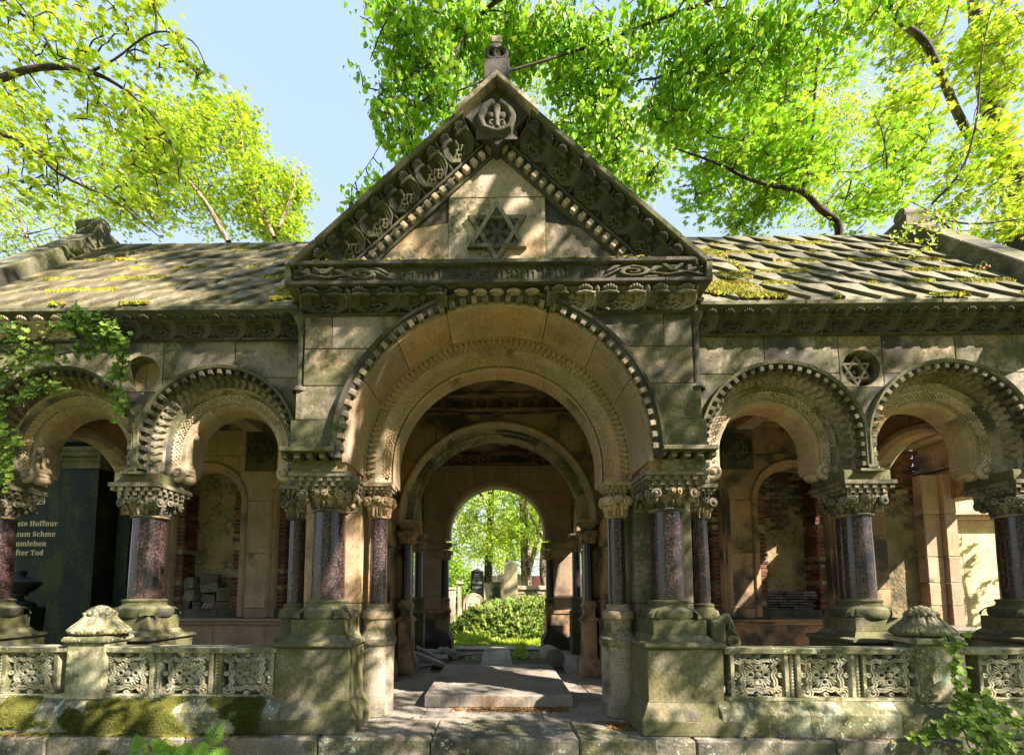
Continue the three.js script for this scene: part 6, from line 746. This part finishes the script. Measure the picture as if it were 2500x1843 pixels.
    const wd = thing('weed_clump', 'grassy weeds growing beside the paving strip in the hall', 'weeds'); const L = []; for (let k = 0; k < 26; k++) { const g = tuft.clone().scale(0.6, rr(0.1, 0.5), 0.6).rotateY(rr(0, 6)).translate(0.55 + rr(-0.12, 0.12), -0.04, -10.9 + rr(-0.4, 0.3)); L.push(g); } add(wd, 'blades', merge(L), GR.grass); const lf = []; for (let k = 0; k < 90; k++) lf.push({ p: V(0.75 + rr(-0.3, 0.3), 0.02 + rnd() * 0.1, -10.6 + rr(-0.35, 0.3)), q: qLeaf(0.7), s: rr(0.05, 0.1) }); foliage(grp(wd, 'leaves'), LEAF.oval, GR.lime, lf, 0);
    const w2 = thing('weed_clump', 'small leafy weed on the bare soil left of the paving strip', 'weeds'); const l2 = []; for (let k = 0; k < 40; k++) l2.push({ p: V(-0.62 + rr(-0.16, 0.16), 0.0 + rnd() * 0.05, -10.4 + rr(-0.2, 0.2)), q: qLeaf(0.6), s: rr(0.05, 0.09) }); foliage(grp(w2, 'leaves'), LEAF.oval, GR.lime, l2, 0); add(w2, 'stem', tube([[-0.62, -0.05, -10.4, 0.008], [-0.6, 0.06, -10.38, 0.005]], 5), M.twig); }
}
// ---------------------------------------------------------------- ivy, creeper, fern, moss, litter
function ivy(name, label, vines, n, mat, size, K, sp, o = {}) { const t = thing(name, label, o.cat ?? 'ivy'); const list = []; for (const v of vines) { add(t, 'vine', tube(v, 5, true, 4), M.twig); const c = new THREE.CatmullRomCurve3(v.map(p => V(p[0], p[1], p[2]))); let L = c.getLength(); for (let k = 0; k < n * L; k++) { const p = c.getPoint(rnd()); const w = sp * (0.4 + rnd()); p.add(V(rr(-1, 1) * w, rr(-1, 0.8) * w, Math.abs(rr(-0.2, 1)) * w * 0.6)); list.push({ p, q: new THREE.Quaternion().setFromEuler(new THREE.Euler(PI + rr(-0.9, 0.2) + (o.up ?? 0), rr(-0.8, 0.8), rr(-0.9, 0.9), 'YXZ')).premultiply(new THREE.Quaternion().setFromAxisAngle(V(0, 1, 0), 0)), s: size * rr(0.55, 1.3) }); } } foliage(grp(t, 'leaves'), LEAF[o.leaf ?? 'ivy'], mat, list, K); return t; }
{ SEED = 1900; const q = (x, y, D, r) => pt(x, y, D, r);
  ivy('ivy', 'bright ivy trailing over the left cornice and hanging down the leftmost arch', [
    [q(-40, 760, 5.45, 0.012), q(60, 770, 5.4, 0.01), q(140, 700, 5.3, 0.01), q(210, 690, 5.25, 0.008), q(270, 745, 5.3, 0.006), q(262, 830, 5.5, 0.005), q(266, 905, 5.52, 0.003)],
    [q(-40, 850, 5.5, 0.012), q(40, 800, 5.45, 0.01), q(130, 775, 5.45, 0.008), q(215, 760, 5.42, 0.006), q(250, 750, 5.4, 0.004)],
    [q(-40, 900, 5.5, 0.01), q(40, 870, 5.5, 0.008), q(100, 840, 5.5, 0.006), q(150, 845, 5.5, 0.004)],
    [q(150, 700, 5.3, 0.008), q(200, 720, 5.3, 0.006), q(250, 720, 5.3, 0.004)], [q(170, 690, 5.25, 0.006), q(240, 720, 5.3, 0.006), q(235, 745, 5.35, 0.004)],
    [q(-20, 880, 5.5, 0.01), q(20, 960, 5.5, 0.008), q(10, 1010, 5.5, 0.006), q(4, 1060, 5.5, 0.004)], [q(-30, 940, 5.45, 0.008), q(50, 965, 5.45, 0.004)], [q(-30, 700, 5.35, 0.008), q(30, 720, 5.35, 0.005), q(60, 745, 5.4, 0.004)]], 105, GR.ivy, 0.088, 280, 0.12);
  ivy('ivy', 'ivy strand climbing the right balustrade post and spreading over the plinth', [
    [q(2068, 1382, 5.0, 0.006), q(2085, 1420, 5.0, 0.007), q(2090, 1480, 4.98, 0.008), q(2105, 1530, 4.95, 0.009), q(2150, 1570, 4.8, 0.01), q(2210, 1640, 4.6, 0.012)],
    [q(2090, 1520, 4.95, 0.008), q(2160, 1530, 4.95, 0.007), q(2240, 1590, 4.8, 0.007)], [q(2130, 1570, 4.8, 0.008), q(2060, 1585, 4.8, 0.005), q(2000, 1608, 4.85, 0.004)], [q(2120, 1580, 4.75, 0.008), q(2120, 1630, 4.65, 0.006), q(2170, 1670, 4.5, 0.006)], [q(2160, 1590, 4.75, 0.008), q(2240, 1640, 4.6, 0.008), q(2300, 1670, 4.5, 0.006)], [q(2150, 1600, 4.7, 0.008), q(2190, 1660, 4.5, 0.006)]], 150, GR.ivy, 0.075, 260, 0.10, { up: -0.3 });
  SEED = 1950; ivy('creeper', 'tangled creeper with some rusty leaves over the right coping', [[q(2230, 480, 7, 0.012), q(2130, 490, 7, 0.014), q(2040, 480, 6.9, 0.012), q(1990, 500, 6.9, 0.01), q(1960, 530, 6.9, 0.006)], [q(2080, 500, 6.9, 0.012), q(2030, 460, 7, 0.008), q(1990, 440, 7, 0.005)], [q(2060, 500, 6.8, 0.01), q(2030, 530, 6.7, 0.008), q(1995, 590, 6.4, 0.005)], [q(2100, 490, 6.9, 0.01), q(2090, 540, 6.7, 0.008), q(2110, 580, 6.5, 0.006)], [q(2140, 480, 7, 0.01), q(2180, 420, 7.1, 0.006), q(2230, 400, 7.2, 0.004)], [q(2050, 490, 6.9, 0.01), q(2120, 440, 7, 0.006)]], 42, GR.yellow, 0.085, 90, 0.16, { leaf: 'oval', cat: 'creeper' });
  ivy('creeper', 'sparse rust coloured creeper leaves on the right coping', [[q(2180, 500, 6.95, 0.006), q(2080, 505, 6.9, 0.006), q(1980, 490, 6.9, 0.004)]], 16, GR.rust, 0.08, 30, 0.22, { leaf: 'oval', cat: 'creeper' });
  // roof plant
  { const t = thing('flowering_weed', 'leafy weed with two drooping yellow flower stalks on the right roof', 'weed'); const c = at(2140, 628, 5.75); const lf = []; for (let k = 0; k < 16; k++) { const a = k / 16 * 6.3; lf.push({ p: c.clone().add(V(Math.cos(a) * 0.06, 0.01 + 0.02 * rnd(), Math.sin(a) * 0.06)), q: new THREE.Quaternion().setFromEuler(new THREE.Euler(-1.2, a + PI / 2 + PI, 0, 'YXZ')), s: rr(0.09, 0.14) }); } foliage(t, LEAF.oval, GR.lime, lf, 16); for (const [dx, h] of [[-0.02, 0.32], [0.05, 0.36]]) { add(t, 'stalk', tube([[c.x, c.y, c.z, 0.005], [c.x + dx, c.y + h * 0.6, c.z, 0.004], [c.x + dx + 0.05, c.y + h, c.z, 0.003], [c.x + dx + 0.11, c.y + h - 0.03, c.z, 0.002]], 5, true, 3), GR.fern); for (let k = 0; k < 4; k++) add(t, 'flower', new THREE.ConeGeometry(0.014, 0.04, 6).translate(c.x + dx + 0.11 + rr(-0.03, 0.03), c.y + h - 0.05 + rr(-0.02, 0.02), c.z), GR.rust); } }
  // fern
  { SEED = 2000; const t = thing('fern', 'bright green fern fronds in front of the left step', 'fern'); const pin = LEAF.oval.clone().scale(0.35, 1, 1); for (const [tx, ty, D, bx] of [[546, 1577, 4.5, 470], [366, 1618, 4.45, 440], [460, 1626, 4.4, 430], [560, 1640, 4.4, 480], [500, 1625, 4.35, 465], [400, 1632, 4.4, 440], [330, 1608, 4.5, 345]].map(v => [v[0] * 0.8964, v[1] * 1.0, v[2], v[3] * 0.8964])) { const tip = at(tx, ty, D), base = at(bx, 1745, 4.42); base.y = -0.44; const mid = base.clone().lerp(tip, 0.62).add(V(0, 0.10, 0)); const fr = add(t, 'frond', tube([[...base.toArray(), 0.006], [...mid.toArray(), 0.004], [...tip.toArray(), 0.0015]], 4, true, 4), GR.fern); const c = new THREE.CatmullRomCurve3([base, mid, tip]); for (let k = 0; k < 26; k++) { const u = 0.28 + 0.72 * k / 26, p = c.getPoint(u), tg = c.getTangent(u), w = 0.13 * (1 - u) * 1.3 + 0.022; for (const e of [-1, 1]) { const side = V(-tg.y, tg.x, 0).normalize().multiplyScalar(e), dir = side.clone().multiplyScalar(0.85).add(tg.clone().multiplyScalar(0.45)).add(V(0, -0.12, 0.1)).normalize(); const z = V(0, 0.3, 1).normalize(), x = dir.clone().cross(z).normalize(), zz = x.clone().cross(dir); const m = add(fr, 'pinna', pin, tintOf(GR.fern, k % 3)); m.position.copy(p); m.quaternion.setFromRotationMatrix(new THREE.Matrix4().makeBasis(x, dir, zz)); m.scale.setScalar(w); } } } }
  { const t = thing('grass_stalk', 'single thin grass stalk in front of the left pedestal', 'grass'); add(t, 'stalk', tube([pt(684, 1675, 4.6, 0.004), pt(682, 1610, 4.7, 0.003), pt(676, 1560, 4.8, 0.002)], 5, true, 3), GR.grass); add(t, 'blade', tube([pt(684, 1675, 4.6, 0.004), pt(690, 1640, 4.62, 0.003), pt(698, 1622, 4.65, 0.001)], 4, true, 3), GR.grass); }
  // moss cushions
  SEED = 2100; const mossG = (() => { const L = []; for (let k = 0; k < 7; k++) L.push(new THREE.ConeGeometry(0.006, 0.022, 3).rotateX(rr(-0.6, 0.6)).rotateZ(rr(-0.6, 0.6)).translate(rr(-0.014, 0.014), 0.005, rr(-0.014, 0.014))); L.push(new THREE.IcosahedronGeometry(0.015, 0).scale(1, 0.5, 1)); return boxUV(mergeGeometries(L.map(norm))); })();
  const mossM = pbr({ color: new THREE.Color().setRGB(0.105, 0.12, 0.014), roughness: 1 }), mossM2 = pbr({ color: new THREE.Color().setRGB(0.24, 0.25, 0.02), roughness: 1 });
  const moss = (label, mat, pts) => { const im = new THREE.InstancedMesh(mossG, mat, pts.length), m4 = new THREE.Matrix4(), c = new THREE.Color(); pts.forEach((p, i) => { const s = rr(0.7, 1.8) * (p[4] ?? 1); im.setMatrixAt(i, m4.compose(V(p[0], p[1], p[2]), new THREE.Quaternion().setFromUnitVectors(V(0, 1, 0), p[3]).multiply(new THREE.Quaternion().setFromAxisAngle(V(0, 1, 0), rr(0, 6))), V(s, s, s))); const k = rr(0.5, 1.2); im.setColorAt(i, c.setRGB(k * rr(0.85, 1.35), k, k)); }); im.name = numbered('moss'); im.castShadow = im.receiveShadow = true; im.userData = { label, category: 'moss', kind: 'stuff' }; scene.add(im); };
  const on = (x, y, th, k) => F.a[Math.floor(((y * k) % 1 + 1) % 1 * 1023) * NS + Math.floor(((x * k) % 1 + 1) % 1 * 1023)] * 0.6 + F.c[Math.floor(((y * k) % 1 + 1) % 1 * 1023) * NS + Math.floor(((x * k) % 1 + 1) % 1 * 1023)] * 0.4 > th;
  { const L = []; while (L.length < 9000) { const x = rr(-5.6, -2.66), v = rnd(); const c = Math.min(ss(-5.3, -4.6, x) + (x < -5.25 ? 1 : 0), 1) - 0.25 * ss(-3.6, -3.2, x) * ss(-2.8, -3.1, x); const yy = v * 0.37; if (!on(x, yy * 1.5, 0.575 - 0.085 * c + (x > -3.9 ? 0.03 : 0), 0.33)) continue; if (yy < 0.235) L.push([x, yy, -4.992, V(rr(-0.3, 0.3), 0.3, 1).normalize(), 1.3]); else { const f = (yy - 0.235) / 0.12; L.push([x, 0.235 + f * 0.11, -5.0 - f * 0.10, V(0, 0.8, 0.6).normalize(), 1.3]); } } moss('thick moss covering the sloping plinth under the left balustrade', mossM, L); }
  { const L = []; for (let k = 0; k < 1500; k++) { const x = rr(-5.8, -2.5); if (on(x, 0.4, 0.47, 0.4)) L.push([x, -0.002, -4.99 + rr(0, 0.06), V(0, 1, 0), 1]); } for (let k = 0; k < 2600; k++) { const x = rr(-5.4, -3.0), y = rr(-0.42, -0.02); if (on(x + 3, y, 0.57, 0.35)) L.push([x, y, -4.86, V(0, 0.2, 1).normalize(), 1.2]); } moss('moss patches along the left step', mossM, L); }
  const roofM = (s, label, mat, N, f) => { const L = [], c = Math.cos(SLOPE), sn = Math.sin(SLOPE); for (let k = 0; k < N; k++) { const x = rr(2.3, 6.9), d = rr(0.02, 3.1); if (!f(x, d)) continue; const n = V(0, c, sn), lift = 0.05; L.push([s * x, RY + d * sn + n.y * lift, RZ - d * c + n.z * lift, n, 1.5]); } moss(label, mat, L); };
  const rowEdge = d => { const r = (d % 0.533) / 0.533; return r < 0.16 || r > 0.95; };
  roofM(1, 'bright moss cushions over the right roof slates', mossM2, 26000, (x, d) => x < 3.6 ? on(x, d, 0.50 + 0.05 * ss(2.4, 3.6, x), 0.23) && rnd() < 0.8 : rowEdge(d) && on(x, d, 0.53, 0.31));
  roofM(-1, 'moss cushions on the left roof slates near the portal', mossM2, 22000, (x, d) => x < 2.95 ? on(x, d, 0.50, 0.23) : rowEdge(d) && on(x + 1, d, 0.565, 0.31));
  { const L = []; for (let k = 0; k < 500; k++) { const x = rr(-2.2, 1.8); if (on(x, 2, 0.5, 0.4)) L.push([x, 5.457, -4.9 + rr(-0.05, 0.02), V(0, 1, 0), 0.9]); } moss('thin moss along the top of the inscribed entablature', mossM2, L); }
  // litter
  { const list = []; for (let k = 0; k < 900; k++) { const a = rnd(); const [x, z] = a < 0.5 ? [rr(-0.6, 0.95), -6.08 + rr(-0.05, 0.12)] : a < 0.7 ? [rr(1.3, 1.62), -5.35 + rr(-0.15, 0.15)] : a < 0.85 ? [rr(-5.6, -2.7), rr(-4.98, -4.9)] : a < 0.9 ? [rr(2.7, 4.6), rr(-4.98, -4.9)] : [rr(-1.4, 1.5), rr(-7.5, -4.95)]; list.push({ p: V(x, 0.004 + rnd() * 0.012, z), q: qLeaf(0.4), s: rr(0.025, 0.065) }); } const im = new THREE.InstancedMesh(LEAF.oval, GR.rust, list.length), m4 = new THREE.Matrix4(), c = new THREE.Color(); list.forEach((l, i) => { im.setMatrixAt(i, m4.compose(l.p, l.q, V(l.s, l.s, l.s))); const k = rr(0.3, 1.1); im.setColorAt(i, c.setRGB(k, k * rr(0.7, 1.4), k)); }); im.name = 'fallen_leaves'; im.castShadow = im.receiveShadow = true; im.userData = { label: 'dry brown litter on the step and in front of the grave slab', category: 'leaf litter', kind: 'stuff' }; scene.add(im); }
}
scene.updateMatrixWorld(true);
renderer.render(scene, camera);
